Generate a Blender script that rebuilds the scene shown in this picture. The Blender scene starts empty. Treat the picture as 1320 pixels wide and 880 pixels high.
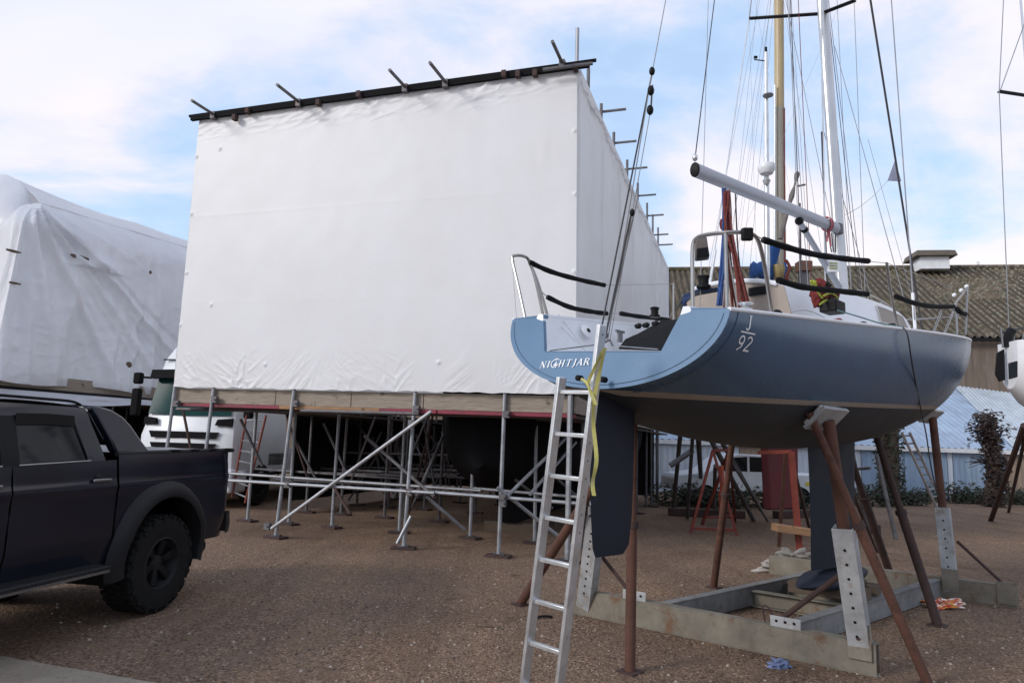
import bpy, bmesh, math, random
from mathutils import Vector, Matrix, noise
random.seed(7)
V = Vector
SC = bpy.context.scene
COL = SC.collection
R = math.radians

# ------------------------------------------------------------------ camera
F = 900.0
CAM = V((0, 0, 1.66))
th, ro = math.atan(128/900.0), R(1.75)
FW = V((0, math.cos(th), math.sin(th)))
RT0 = V((1, 0, 0)); UP0 = RT0.cross(FW)
RT = RT0*math.cos(ro) + UP0*math.sin(ro)
UP = UP0*math.cos(ro) - RT0*math.sin(ro)
cam = bpy.data.cameras.new('camera'); camo = bpy.data.objects.new('camera', cam); COL.objects.link(camo)
camo.matrix_world = Matrix(((RT.x, UP.x, -FW.x, 0), (RT.y, UP.y, -FW.y, 0), (RT.z, UP.z, -FW.z, CAM.z), (0, 0, 0, 1)))
cam.sensor_width = 36; cam.lens = F/1320*36; cam.clip_end = 3000; cam.clip_start = 0.05
SC.camera = camo

def ray(x, y): return FW + RT*((x-660)/F) + UP*((440-y)/F)
def at(x, y, Y):
    d = ray(x, y); return CAM + d*(Y/d.y)
def gnd(x, y, z=0.0):
    d = ray(x, y); return CAM + d*((z-CAM.z)/d.z)
def onp(x, y, p, n):
    d = ray(x, y); return CAM + d*((V(p)-CAM).dot(n)/d.dot(n))

# ------------------------------------------------------------------ object helpers
def tag(o, label=None, cat=None, group=None, kind=None):
    if label: o['label'] = label
    if cat: o['category'] = cat
    if group: o['group'] = group
    if kind: o['kind'] = kind
    return o
def thing(name, label, cat, loc=(0, 0, 0), group=None):
    o = bpy.data.objects.new(name, None); COL.objects.link(o)
    o.location = loc; o.empty_display_size = .2
    return tag(o, label, cat, group)
def wloc(o):
    l = V(o.location)
    while o.parent: o = o.parent; l = l + V(o.location)
    return l
def copy_tree(o, parent=None):
    c = o.copy(); COL.objects.link(c)
    if parent: c.parent = parent
    for ch in [x for x in bpy.data.objects if x.parent == o]: copy_tree(ch, c)
    return c

class MB:
    def __init__(s): s.bm = bmesh.new(); s.mi = 0
    def f(s, vs):
        try:
            fa = s.bm.faces.new(vs); fa.material_index = s.mi; return fa
        except ValueError: return None
    def poly(s, pts): return s.f([s.bm.verts.new(p) for p in pts])
    def hexa(s, b, t):
        n = len(b)
        vb = [s.bm.verts.new(p) for p in b]; vt = [s.bm.verts.new(p) for p in t]
        s.f(vb[::-1]); s.f(vt)
        for i in range(n): s.f([vb[i], vb[(i+1) % n], vt[(i+1) % n], vt[i]])
        return s
    def box(s, c, sz, ax=None):
        c = V(c); X, Y, Z = ax if ax else (V((1, 0, 0)), V((0, 1, 0)), V((0, 0, 1)))
        hx, hy, hz = [k/2 for k in sz]
        b = [c+X*i*hx+Y*j*hy-Z*hz for i, j in ((-1, -1), (1, -1), (1, 1), (-1, 1))]
        t = [p+Z*2*hz for p in b]
        return s.hexa(b, t)
    def beam(s, p, q, w, h, up=(0, 0, 1)):
        p, q = V(p), V(q); d = (q-p).normalized(); up = V(up)
        if abs(d.dot(up)) > .98: up = V((0, 1, 0)) if abs(d.y) < .9 else V((1, 0, 0))
        sd = d.cross(up).normalized(); u = sd.cross(d)
        b = [p+sd*i*w/2+u*j*h/2 for i, j in ((-1, -1), (1, -1), (1, 1), (-1, 1))]
        return s.hexa(b, [x+(q-p) for x in b])
    def prism(s, pts, off):
        off = V(off); return s.hexa([V(p) for p in pts], [V(p)+off for p in pts])
    def tube(s, pts, r, seg=8, cap=True):
        pts = [V(p) for p in pts]; n = len(pts)
        rs = r if isinstance(r, (list, tuple)) else [r]*n
        rings = []; u = None
        for i in range(n):
            d = (pts[min(i+1, n-1)]-pts[max(i-1, 0)]).normalized()
            if u is None:
                u = d.orthogonal().normalized()
            else:
                u = (u - d*u.dot(d)).normalized()
            w = d.cross(u)
            rings.append([s.bm.verts.new(pts[i]+(u*math.cos(2*math.pi*k/seg)+w*math.sin(2*math.pi*k/seg))*rs[i]) for k in range(seg)])
        for a, b in zip(rings, rings[1:]):
            for k in range(seg): s.f([a[k], a[(k+1) % seg], b[(k+1) % seg], b[k]])
        if cap: s.f(rings[0][::-1]); s.f(rings[-1])
        return s
    def loft(s, secs, closed=False, cap=False):
        rings = [[s.bm.verts.new(p) for p in sec] for sec in secs]
        m = len(rings[0])
        for a, b in zip(rings, rings[1:]):
            for k in range(m if closed else m-1):
                s.f([a[k], a[(k+1) % m], b[(k+1) % m], b[k]])
        if cap: s.f(rings[0][::-1]); s.f(rings[-1])
        return rings
    def grid(s, fn, nu, nv):
        vs = [[s.bm.verts.new(fn(i/nu, j/nv)) for i in range(nu+1)] for j in range(nv+1)]
        for j in range(nv):
            for i in range(nu): s.f([vs[j][i], vs[j][i+1], vs[j+1][i+1], vs[j+1][i]])
        return vs
    def lathe(s, c, axis, prof, seg=24, start=None, cap=True):
        c = V(c); ax = V(axis).normalized(); u = V(start).normalized() if start else ax.orthogonal().normalized(); w = ax.cross(u)
        secs = [[c+ax*h+(u*math.cos(2*math.pi*k/seg)+w*math.sin(2*math.pi*k/seg))*max(r, 1e-4) for k in range(seg)] for r, h in prof]
        s.loft(secs, closed=True, cap=cap); return s
    def blob(s, c, r, sub=2, nz=0.0, sc=(1, 1, 1), seed=0.0):
        res = bmesh.ops.create_icosphere(s.bm, subdivisions=sub, radius=1.0)
        for v in res['verts']:
            k = 1+nz*noise.noise(v.co*2.1+V((seed, seed*1.7, 0)))
            v.co = V(c)+V((v.co.x*sc[0], v.co.y*sc[1], v.co.z*sc[2]))*r*k
        return s
    def build(s, name, mat, parent=None, angle=35, kind=None, bevel=0, origin=None, smooth=True):
        bmesh.ops.recalc_face_normals(s.bm, faces=s.bm.faces[:])
        o0 = wloc(parent) if parent else (V(origin) if origin is not None else V((0, 0, 0)))
        if o0.length: bmesh.ops.translate(s.bm, verts=s.bm.verts[:], vec=-o0)
        me = bpy.data.meshes.new(name); s.bm.to_mesh(me); s.bm.free()
        for m in (mat if isinstance(mat, (list, tuple)) else [mat]): me.materials.append(m)
        if smooth:
            me.polygons.foreach_set('use_smooth', [True]*len(me.polygons))
            me.set_sharp_from_angle(angle=R(angle))
        o = bpy.data.objects.new(name, me); COL.objects.link(o)
        if parent: o.parent = parent
        elif origin is not None: o.location = o0
        if kind: o['kind'] = kind
        if bevel:
            b = o.modifiers.new('bevel', 'BEVEL'); b.width = bevel; b.segments = 2; b.limit_method = 'ANGLE'; b.angle_limit = R(40)
        return o

# ------------------------------------------------------------------ materials
def nmat(name):
    m = bpy.data.materials.new(name); m.use_nodes = True
    nt = m.node_tree; b = nt.nodes['Principled BSDF']
    return m, nt, b
def N(nt, t, **k):
    n = nt.nodes.new('ShaderNode'+t)
    for a, v in k.items():
        if a in n.inputs.keys() if hasattr(n.inputs, 'keys') else False: n.inputs[a].default_value = v
        else: setattr(n, a, v)
    return n
def ramp(nt, fac, stops):
    r = nt.nodes.new('ShaderNodeValToRGB'); e = r.color_ramp.elements
    while len(e) < len(stops): e.new(.5)
    for x, (p, c) in zip(e, stops):
        x.position = p; x.color = (*c, 1) if len(c) == 3 else c
    nt.links.new(fac, r.inputs[0]); return r
def coords(nt, scale=(1, 1, 1), kind='Object', rot=(0, 0, 0)):
    tc = nt.nodes.new('ShaderNodeTexCoord'); mp = nt.nodes.new('ShaderNodeMapping')
    mp.inputs['Scale'].default_value = scale; mp.inputs['Rotation'].default_value = rot
    nt.links.new(tc.outputs[kind], mp.inputs[0]); return mp.outputs[0]
def noi(nt, vec, scale, detail=4, rough=.6, dist=0):
    n = nt.nodes.new('ShaderNodeTexNoise'); n.inputs['Scale'].default_value = scale; n.inputs['Detail'].default_value = detail
    n.inputs['Roughness'].default_value = rough; n.inputs['Distortion'].default_value = dist
    nt.links.new(vec, n.inputs['Vector']); return n.outputs['Fac']
def bump(nt, b, h, strength=.3, dist=.01):
    n = nt.nodes.new('ShaderNodeBump'); n.inputs['Strength'].default_value = strength; n.inputs['Distance'].default_value = dist
    nt.links.new(h, n.inputs['Height']); nt.links.new(n.outputs[0], b.inputs['Normal']); return n
def mixc(nt, fac, a, b):
    m = nt.nodes.new('ShaderNodeMix'); m.data_type = 'RGBA'
    for s, i in ((fac, 0), (a, 6), (b, 7)):
        if isinstance(s, (int, float)): m.inputs[i].default_value = s
        elif isinstance(s, tuple): m.inputs[i].default_value = (*s, 1)
        else: nt.links.new(s, m.inputs[i])
    return m.outputs[2]
def paint(name, c, rough=.45, metal=0, var=.25, scale=4, c2=None, thr=(.55, .75), bmp=.1, bscale=40, coat=0, stretch=(1, 1, 1), spec=None):
    """paint or metal with cloudy variation of its own colour, optional patches of a second colour, and fine relief"""
    m, nt, b = nmat(name)
    v = coords(nt, stretch)
    n1 = noi(nt, v, scale, 6, .65)
    lo = tuple(k*(1-var) for k in c); hi = tuple(min(1, k*(1+var)) for k in c)
    col = ramp(nt, n1, [(.3, lo), (.7, hi)]).outputs[0]
    if c2:
        n2 = noi(nt, v, scale*2.3, 8, .7)
        msk = ramp(nt, n2, [(thr[0], (0, 0, 0)), (thr[1], (1, 1, 1))]).outputs[0]
        col = mixc(nt, msk, col, c2)
    nt.links.new(col, b.inputs['Base Color'])
    rr = ramp(nt, n1, [(.25, (rough*.8,)*3), (.75, (min(1, rough*1.25),)*3)])
    nt.links.new(rr.outputs[0], b.inputs['Roughness'])
    b.inputs['Metallic'].default_value = metal
    if spec is not None: b.inputs['Specular IOR Level'].default_value = spec
    if coat: b.inputs['Coat Weight'].default_value = coat; b.inputs['Coat Roughness'].default_value = .12
    if bmp: bump(nt, b, noi(nt, v, bscale, 3), bmp, .005)
    return m

M = {}
M['steel'] = paint('galvanised_tube', (.3, .31, .33), .5, .55, .3, 5, (.14, .09, .07), (.62, .72))
M['steel_dark'] = paint('weathered_tube', (.13, .13, .14), .6, .4, .35, 5, (.12, .06, .04), (.5, .7))
M['steel_bright'] = paint('new_tube', (.5, .51, .53), .4, .7, .15, 6)
M['galv'] = paint('galvanised_plate', (.42, .43, .44), .55, .25, .3, 9, (.3, .24, .18), (.57, .72), .15, 60)
M['rust'] = paint('rust', (.1, .043, .028), .85, 0, .45, 7, (.045, .028, .024), (.5, .68), .3, 90)
M['rust_dark'] = paint('dark_rust', (.055, .03, .026), .85, 0, .4, 7, None, bmp=.3)
M['cradle'] = paint('cradle_steel', (.2, .175, .125), .85, 0, .4, 3.5, (.15, .085, .05), (.5, .68), .25, 70)
M['cradle_side'] = paint('cradle_channel', (.23, .23, .225), .75, 0, .3, 3.5, (.14, .11, .09), (.58, .72), .2, 70)
M['orange'] = paint('red_oxide_paint', (.2, .038, .024), .65, 0, .3, 8, (.08, .035, .03), (.55, .7))
M['redstrip'] = paint('red_edging', (.2, .022, .04), .6, 0, .35, 4, (.35, .25, .2), (.62, .7))
M['alu'] = paint('aluminium', (.62, .63, .64), .38, .75, .15, 6, (.4, .39, .36), (.6, .75))
M['alu_mast'] = paint('anodised_mast', (.6, .6, .61), .35, .6, .1, 2)
M['boom'] = paint('boom_grey', (.37, .39, .43), .45, .2, .12, 2)
M['stainless'] = paint('stainless_tube', (.3, .29, .28), .3, .9, .15, 3, bmp=0)
M['wire'] = paint('stay_wire', (.3, .3, .31), .4, .6, .2, 3, bmp=0)
M['wire_dark'] = paint('dark_rope', (.05, .05, .055), .7, 0, .3, 30)
M['rope_white'] = paint('pale_rope', (.5, .48, .45), .8, 0, .25, 40)
M['rope_red'] = paint('red_rope', (.15, .026, .02), .9, 0, .45, 40, (.24, .15, .12), (.56, .62))
M['rope_blue'] = paint('blue_rope', (.02, .06, .2), .8, 0, .3, 40, (.25, .32, .45), (.6, .64))
M['black'] = paint('black_rubber', (.008, .008, .009), .8, 0, .3, 10, spec=.25)
M['foam'] = paint('black_foam', (.007, .007, .008), .95, 0, .4, 25, bmp=.4, bscale=120, spec=.15)
M['plastic_black'] = paint('black_plastic', (.009, .009, .01), .5, 0, .2, 6, spec=.14)
M['white'] = paint('white_gelcoat', (.74, .75, .77), .3, 0, .06, 3, (.55, .55, .54), (.66, .8), .03)
M['white_paint'] = paint('white_paint', (.7, .71, .72), .4, 0, .08, 3, (.45, .43, .4), (.64, .78))
M['letter'] = paint('white_lettering', (.78, .79, .8), .5, 0, .04, 3, bmp=0)
M['gasket'] = paint('plain_grey', (.2, .2, .21), .6)
M['navy'] = paint('keel_navy', (.012, .016, .028), .6, 0, .3, 3, (.03, .036, .05), (.62, .8), spec=.3)
M['beige'] = paint('cabin_beige', (.3, .25, .21), .6, 0, .15, 3)
M['blue_canvas'] = paint('blue_canvas', (.012, .07, .24), .85, 0, .35, 7)
M['strap'] = paint('yellow_strap', (.42, .39, .12), .8, 0, .25, 14, (.36, .38, .25), (.55, .66))
M['glass'] = paint('dark_glass', (.008, .011, .014), .05, 0, .1, 2, bmp=0, spec=.22)
M['glass_teal'] = paint('green_tinted_glass', (.012, .045, .045), .1, 0, .2, 2, bmp=0, spec=.04)
M['hivis'] = paint('hi_vis_yellow', (.3, .34, .03), .75, 0, .3, 20)
M['red_cloth'] = paint('red_cloth', (.13, .014, .012), .9, 0, .4, 10)
M['pink'] = paint('pink_line', (.35, .1, .12), .8, 0, .3, 30)
M['lamp_red'] = paint('red_lens', (.16, .008, .01), .15, 0, .2, 8, bmp=0)
def streaked(name, c, rust, pale, rough, metal=0):
    'old coated steel: cloudy colour, rust blooms and pale runs down the faces'
    m, nt, b = nmat(name); v = coords(nt); vs = coords(nt, (22, 22, 1.6))
    n1 = noi(nt, v, 3.2, 7, .7); n2 = noi(nt, v, 6, 8, .75); n3 = noi(nt, vs, 1.4, 5, .6, .2); n4 = noi(nt, vs, 2.6, 4, .6, .1)
    col = ramp(nt, n1, [(.3, tuple(k*.6 for k in c)), (.7, tuple(min(1, k*1.25) for k in c))]).outputs[0]
    col = mixc(nt, ramp(nt, n2, [(.54, (0, 0, 0)), (.66, (.9,)*3)]).outputs[0], col, rust)
    col = mixc(nt, ramp(nt, n3, [(.66, (0, 0, 0)), (.74, (.45,)*3)]).outputs[0], col, tuple(k*.45 for k in rust))
    col = mixc(nt, ramp(nt, n4, [(.72, (0, 0, 0)), (.76, (.6,)*3)]).outputs[0], col, pale)
    nt.links.new(col, b.inputs['Base Color']); b.inputs['Metallic'].default_value = metal
    nt.links.new(ramp(nt, n2, [(.3, (rough*.8,)*3), (.7, (min(1, rough*1.2),)*3)]).outputs[0], b.inputs['Roughness'])
    bump(nt, b, n2, .35, .006); return m
M['cradle'] = streaked('cradle_steel', (.2, .178, .14), (.15, .08, .045), (.42, .4, .36), .85)
M['cradle_side'] = streaked('cradle_channel', (.2, .2, .195), (.13, .09, .065), (.38, .38, .37), .75)
M['galv'] = streaked('galvanised_plate', (.40, .41, .42), (.26, .2, .15), (.58, .58, .58), .55, .2)
M['rust'] = streaked('rust', (.1, .043, .028), (.05, .024, .018), (.16, .075, .045), .85)
def wood(name, c, sc=1.0):
    m, nt, b = nmat(name)
    v = coords(nt, (1.2*sc, 1.2*sc, 14*sc)); n = noi(nt, v, 3, 8, .7, .6)
    v2 = coords(nt); k = noi(nt, v2, 5, 3); kn = ramp(nt, k, [(.66, (0, 0, 0)), (.72, (1, 1, 1))]).outputs[0]
    col = ramp(nt, n, [(.3, tuple(x*.6 for x in c)), (.7, tuple(x*1.2 for x in c))]).outputs[0]
    nt.links.new(mixc(nt, kn, col, tuple(x*.3 for x in c)), b.inputs['Base Color']); b.inputs['Roughness'].default_value = .85
    bump(nt, b, n, .3, .004); return m
M['board'] = wood('scaffold_board', (.3, .25, .2))
M['plank'] = wood('orange_plank', (.33, .19, .1))
M['timber'] = wood('old_timber', (.12, .085, .06))
# ------------------------------------------------------------------ sky, sun
SUN_EL, SUN_AZ = R(26), (-.88, -.475)
w = bpy.data.worlds.new('World'); SC.world = w; w.use_nodes = True
nt = w.node_tree; nt.nodes.clear()
out = nt.nodes.new('ShaderNodeOutputWorld')
sky = nt.nodes.new('ShaderNodeTexSky'); sky.sky_type = 'NISHITA'; sky.sun_disc = False
sky.sun_elevation = SUN_EL; sky.sun_rotation = math.atan2(SUN_AZ[0], SUN_AZ[1]); sky.dust_density = 1.2; sky.ozone_density = 1.5; sky.air_density = 1.0
bg1 = nt.nodes.new('ShaderNodeBackground'); bg1.inputs[1].default_value = SKY_STR = 0.14
hs = nt.nodes.new('ShaderNodeHueSaturation'); hs.inputs['Saturation'].default_value = .92; hs.inputs['Value'].default_value = 1.0
nt.links.new(sky.outputs[0], hs.inputs['Color']); nt.links.new(hs.outputs[0], bg1.inputs[0])
tc = nt.nodes.new('ShaderNodeTexCoord'); sep = nt.nodes.new('ShaderNodeSeparateXYZ'); nt.links.new(tc.outputs['Generated'], sep.inputs[0])
def mth(op, a, b=None):
    n = nt.nodes.new('ShaderNodeMath'); n.operation = op
    for i, s in enumerate((a, b)):
        if s is None: continue
        if isinstance(s, (int, float)): n.inputs[i].default_value = s
        else: nt.links.new(s, n.inputs[i])
    return n.outputs[0]
den = mth('ADD', mth('MAXIMUM', sep.outputs[2], 0.0), .28)
cx = mth('DIVIDE', sep.outputs[0], den); cy = mth('DIVIDE', sep.outputs[1], den)
cmb = nt.nodes.new('ShaderNodeCombineXYZ'); nt.links.new(cx, cmb.inputs[0]); nt.links.new(cy, cmb.inputs[1]); cmb.inputs[2].default_value = 4.3
mp = nt.nodes.new('ShaderNodeMapping'); mp.inputs['Scale'].default_value = (1.0, 1.5, 1); mp.inputs['Rotation'].default_value = (0, 0, .35)
mp.inputs['Location'].default_value = (CLX, CLY, 0) if 'CLX' in globals() else (0.35, .2, 0)
nt.links.new(cmb.outputs[0], mp.inputs[0])
n1 = noi(nt, mp.outputs[0], 1.15, 7, .55, .4)
n2 = noi(nt, mp.outputs[0], 3.2, 6, .6, .3)
cl0 = mth('ADD', mth('MULTIPLY', n1, .8), mth('MULTIPLY', n2, .2))
rr_ = ramp(nt, mth('ADD', mth('MULTIPLY', mth('DIVIDE', sep.outputs[0], mth('MAXIMUM', sep.outputs[1], .05)), .5), .5), [(.585, (0, 0, 0)), (.70, (1, 1, 1))]).outputs[0]
frnt = ramp(nt, sep.outputs[1], [(.1, (0, 0, 0)), (.3, (1, 1, 1))]).outputs[0]
cl = mth('ADD', cl0, mth('MULTIPLY', mth('MULTIPLY', rr_, frnt), .065))
mask = ramp(nt, cl, [(.42, (.62,)*3), (.50, (.8,)*3), (.57, (1,)*3)]).outputs[0]
# cloud colour: pale, a little rose, warmer towards the horizon on the right
n3 = noi(nt, mp.outputs[0], 2.1, 4, .5, .2)
ccol = ramp(nt, n3, [(.3, (.64, .665, .80)), (.55, (.70, .695, .78)), (.72, (.77, .72, .75))]).outputs[0]
hz = ramp(nt, sep.outputs[2], [(0.0, (1, 1, 1)), (.55, (0, 0, 0))]).outputs[0]
rgt = ramp(nt, mth('ADD', mth('MULTIPLY', sep.outputs[0], .5), .5), [(.5, (0, 0, 0)), (.75, (1, 1, 1))]).outputs[0]
warm = mth('MULTIPLY', hz, rgt)
ccol = mixc(nt, warm, ccol, (.84, .77, .73))
bg2 = nt.nodes.new('ShaderNodeBackground'); bg2.inputs[1].default_value = 1.0; veil = ramp(nt, cl, [(.43, (.56, .74, 1.0)), (.53, (1, 1, 1))]).outputs[0]
vm = mixc(nt, ramp(nt, cl, [(.44, (1, 1, 1)), (.54, (0, 0, 0))]).outputs[0], ccol, (.49, .655, .90))
nt.links.new(vm, bg2.inputs[0])
mx = nt.nodes.new('ShaderNodeMixShader'); nt.links.new(mask, mx.inputs[0]); nt.links.new(bg1.outputs[0], mx.inputs[1]); nt.links.new(bg2.outputs[0], mx.inputs[2])
nt.links.new(mx.outputs[0], out.inputs[0])
sl = bpy.data.lights.new('sun', 'SUN'); sl.energy = 1.5; sl.angle = R(15); sl.color = (1, .96, .92)
so = bpy.data.objects.new('sun', sl); COL.objects.link(so)
dv = V((-SUN_AZ[0]*math.cos(SUN_EL), -SUN_AZ[1]*math.cos(SUN_EL), -math.sin(SUN_EL)))
so.rotation_euler = dv.to_track_quat('-Z', 'Y').to_euler(); so.location = (-30, -30, 25)
SC.view_settings.view_transform = 'Standard'; SC.view_settings.look = 'None'; SC.view_settings.exposure = 0.43; SC.view_settings.gamma = 1

# ------------------------------------------------------------------ ground
m, nt, b = nmat('gravel_ground')
v = coords(nt)
vo = nt.nodes.new('ShaderNodeTexVoronoi'); vo.inputs['Scale'].default_value = 62; nt.links.new(v, vo.inputs['Vector'])
vo2 = nt.nodes.new('ShaderNodeTexVoronoi'); vo2.inputs['Scale'].default_value = 27; nt.links.new(v, vo2.inputs['Vector'])
stone = ramp(nt, vo.outputs['Color'], [(0.05, (.05, .032, .021)), (.42, (.178, .116, .078)), (.75, (.262, .178, .124)), (.97, (.44, .345, .26))]).outputs[0]
big = noi(nt, v, .33, 5, .6, .4); mid = noi(nt, v, 2.2, 5, .65)
tint = ramp(nt, big, [(.3, (.66, .62, .6)), (.47, (.96, .95, .95)), (.56, (1.05, 1.03, 1.0)), (.7, (1.3, 1.2, 1.08))]).outputs[0]
mu = nt.nodes.new('ShaderNodeMix'); mu.data_type = 'RGBA'; mu.blend_type = 'MULTIPLY'; mu.inputs[0].default_value = 1
nt.links.new(stone, mu.inputs[6]); nt.links.new(tint, mu.inputs[7])
dirt = ramp(nt, mid, [(.45, (0, 0, 0)), (.72, (.75,)*3)]).outputs[0]
col = mixc(nt, dirt, mu.outputs[2], (.185, .122, .082))
trk_ = noi(nt, coords(nt, (.9, .05, 1), 'Object', (0, 0, .9)), 2.2, 4, .6, .5)
mu2 = nt.nodes.new('ShaderNodeMix'); mu2.data_type = 'RGBA'; mu2.blend_type = 'MULTIPLY'; mu2.inputs[0].default_value = 1
nt.links.new(col, mu2.inputs[6]); nt.links.new(ramp(nt, trk_, [(.36, (.87, .85, .84)), (.46, (1, 1, 1)), (.56, (1, 1, 1)), (.66, (1.12, 1.1, 1.06))]).outputs[0], mu2.inputs[7])
damp = ramp(nt, noi(nt, v, .9, 6, .7, .8), [(.62, (0, 0, 0)), (.7, (1, 1, 1))]).outputs[0]
col = mixc(nt, damp, mu2.outputs[2], (.085, .058, .04))
nt.links.new(col, b.inputs['Base Color']); b.inputs['Roughness'].default_value = .95; b.inputs['Specular IOR Level'].default_value = .25
ad = nt.nodes.new('ShaderNodeMath'); ad.operation = 'ADD'; nt.links.new(vo.outputs['Distance'], ad.inputs[0]); nt.links.new(vo2.outputs['Distance'], ad.inputs[1])
bump(nt, b, ad.outputs[0], .8, .012)
M['gravel'] = m
g = MB(); g.poly([(-400, -150, 0), (400, -150, 0), (400, 900, 0), (-400, 900, 0)])
tag(g.build('gravel_ground', M['gravel'], smooth=False), kind='structure')
m, nt, b = nmat('concrete')
v = coords(nt); n = noi(nt, v, 3, 8, .7); vv = nt.nodes.new('ShaderNodeTexVoronoi'); vv.inputs['Scale'].default_value = 70; nt.links.new(v, vv.inputs['Vector'])
cc = ramp(nt, n, [(.3, (.23, .19, .145)), (.7, (.36, .305, .24))]).outputs[0]
cc2 = mixc(nt, ramp(nt, vv.outputs['Color'], [(.7, (0, 0, 0)), (.95, (.6,)*3)]).outputs[0], cc, (.11, .085, .07))
nt.links.new(cc2, b.inputs['Base Color']); b.inputs['Roughness'].default_value = .95; bump(nt, b, vv.outputs['Distance'], .4, .006)
M['concrete'] = m
pA, pB = gnd(-60, 836), gnd(203, 881)
g = MB(); edge = []
for i in range(25):
    t = i/24; p = pA.lerp(pB, t); edge.append(p+V((0, .035*noise.noise((t*9, 1, 0))+.012*noise.noise((t*40, 3, 0)), 0)))
edge = [V((edge[0].x-3, edge[0].y+.6, 0))]+edge+[V((pB.x+.25, pB.y-.5, 0)), V((pB.x+.3, 1, 0)), V((-9, 1, 0))]
g.prism([p+V((0, 0, -.05)) for p in edge], (0, 0, .058))
tag(g.build('concrete_pad', M['concrete'], smooth=False), kind='structure')
# loose stones on the surface near the camera
g = MB()
for i in range(5200):
    y = 4.2+5.5*random.random()**1.6; x = random.uniform(-.62, .8)*y
    r = random.choice((.005, .006, .007, .008, .01, .013, .017))
    if x < pB.x+.1 and y < 5.6: continue
    c = V((x, y, r*.35)); a = random.uniform(0, 6.3)
    k = [c+V((math.cos(a+j*1.2566)*r*random.uniform(.8, 1.25), math.sin(a+j*1.2566)*r*random.uniform(.8, 1.25), -r*.4)) for j in range(5)]
    top = c+V((0, 0, r*.5)); tv = g.bm.verts.new(top); kv = [g.bm.verts.new(p) for p in k]
    g.mi = random.choice((0, 0, 0, 1, 2))
    for j in range(5): g.f([kv[j], kv[(j+1) % 5], tv])
st = [paint('stone_brown', (.16, .11, .085), .9, 0, .3, 60, bmp=0), paint('stone_pale', (.36, .3, .25), .9, 0, .3, 60, bmp=0), paint('stone_dark', (.07, .05, .042), .9, 0, .3, 60, bmp=0)]
tag(g.build('loose_gravel', st, smooth=False), kind='stuff', label='loose brown and pale stones scattered on the gravel yard', cat='gravel')

# ------------------------------------------------------------------ shrink wrap material
def tarp_mat(name, base, stain, rough, tr, wr=.25):
    m, nt, b = nmat(name)
    v = coords(nt); n = noi(nt, v, .9, 6, .6, .3); n2 = noi(nt, v, 6, 6, .7)
    c = ramp(nt, n, [(.3, stain), (.6, base)]).outputs[0]
    c = mixc(nt, ramp(nt, n2, [(.62, (0, 0, 0)), (.8, (.35,)*3)]).outputs[0], c, tuple(k*.75 for k in base))
    nt.links.new(c, b.inputs['Base Color']); b.inputs['Roughness'].default_value = rough
    vb = coords(nt, (3, 3, .8)); h = noi(nt, vb, 4, 8, .62, 1.2)
    bump(nt, b, h, wr, .02)
    t = nt.nodes.new('ShaderNodeBsdfTranslucent'); nt.links.new(c, t.inputs[0])
    mx = nt.nodes.new('ShaderNodeMixShader'); mx.inputs[0].default_value = tr
    o = nt.nodes['Material Output']; nt.links.new(b.outputs[0], mx.inputs[1]); nt.links.new(t.outputs[0], mx.inputs[2]); nt.links.new(mx.outputs[0], o.inputs[0])
    return m
M['tarp'] = tarp_mat('white_shrink_wrap', (.85, .85, .86), (.81, .805, .80), .45, .27, .07)
M['tarp2'] = tarp_mat('old_shrink_wrap', (.8, .81, .84), (.72, .73, .77), .4, .3, .6)
# ------------------------------------------------------------------ big shrink-wrapped box on its scaffold
CN = V((.9, 10.1, 0)); D = V((-math.cos(R(18)), math.sin(R(18)), 0)); E = V((math.sin(R(18)), math.cos(R(18)), 0))
NF, NR = -E, -D
def fp(x, y, w=0.0): return onp(x, y, CN+E*w, NF)           # pixel -> point on a plane parallel to the front
def rp(x, y, t=0.0): return onp(x, y, CN+D*t, NR)
def T(p): return (p-CN).dot(D)
def P(t, w, z): return CN+D*t+E*w+V((0, 0, z))
TL, TR, BL, BR = fp(257, 153, -.1), fp(744, 89, -.1), fp(224, 498, -.1), fp(742, 508, -.1)
FT = rp(862, 345, -.06); WF = (FT-CN).dot(E)
ZT0 = TR.z
fans = []
rnd = random.Random(11)
for u in (.005, .02, .17, .28, .3, .4, .43, .56, .62, .66, .82, .86, .93):
    fans.append((u+rnd.uniform(-.01, .01), rnd.uniform(-.01, .05), rnd.uniform(.04, .085), rnd.uniform(15, 24), rnd.uniform(-1.3, 1.3), rnd.uniform(.0015, .003)))
for u in (.03, .1, .18, .26, .36, .45, .5, .58, .66, .74, .83, .9, .97):
    fans.append((u, 1.0, rnd.uniform(.03, .06), rnd.uniform(5, 9), rnd.uniform(-.8, .8), rnd.uniform(.010, .018)))

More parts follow.
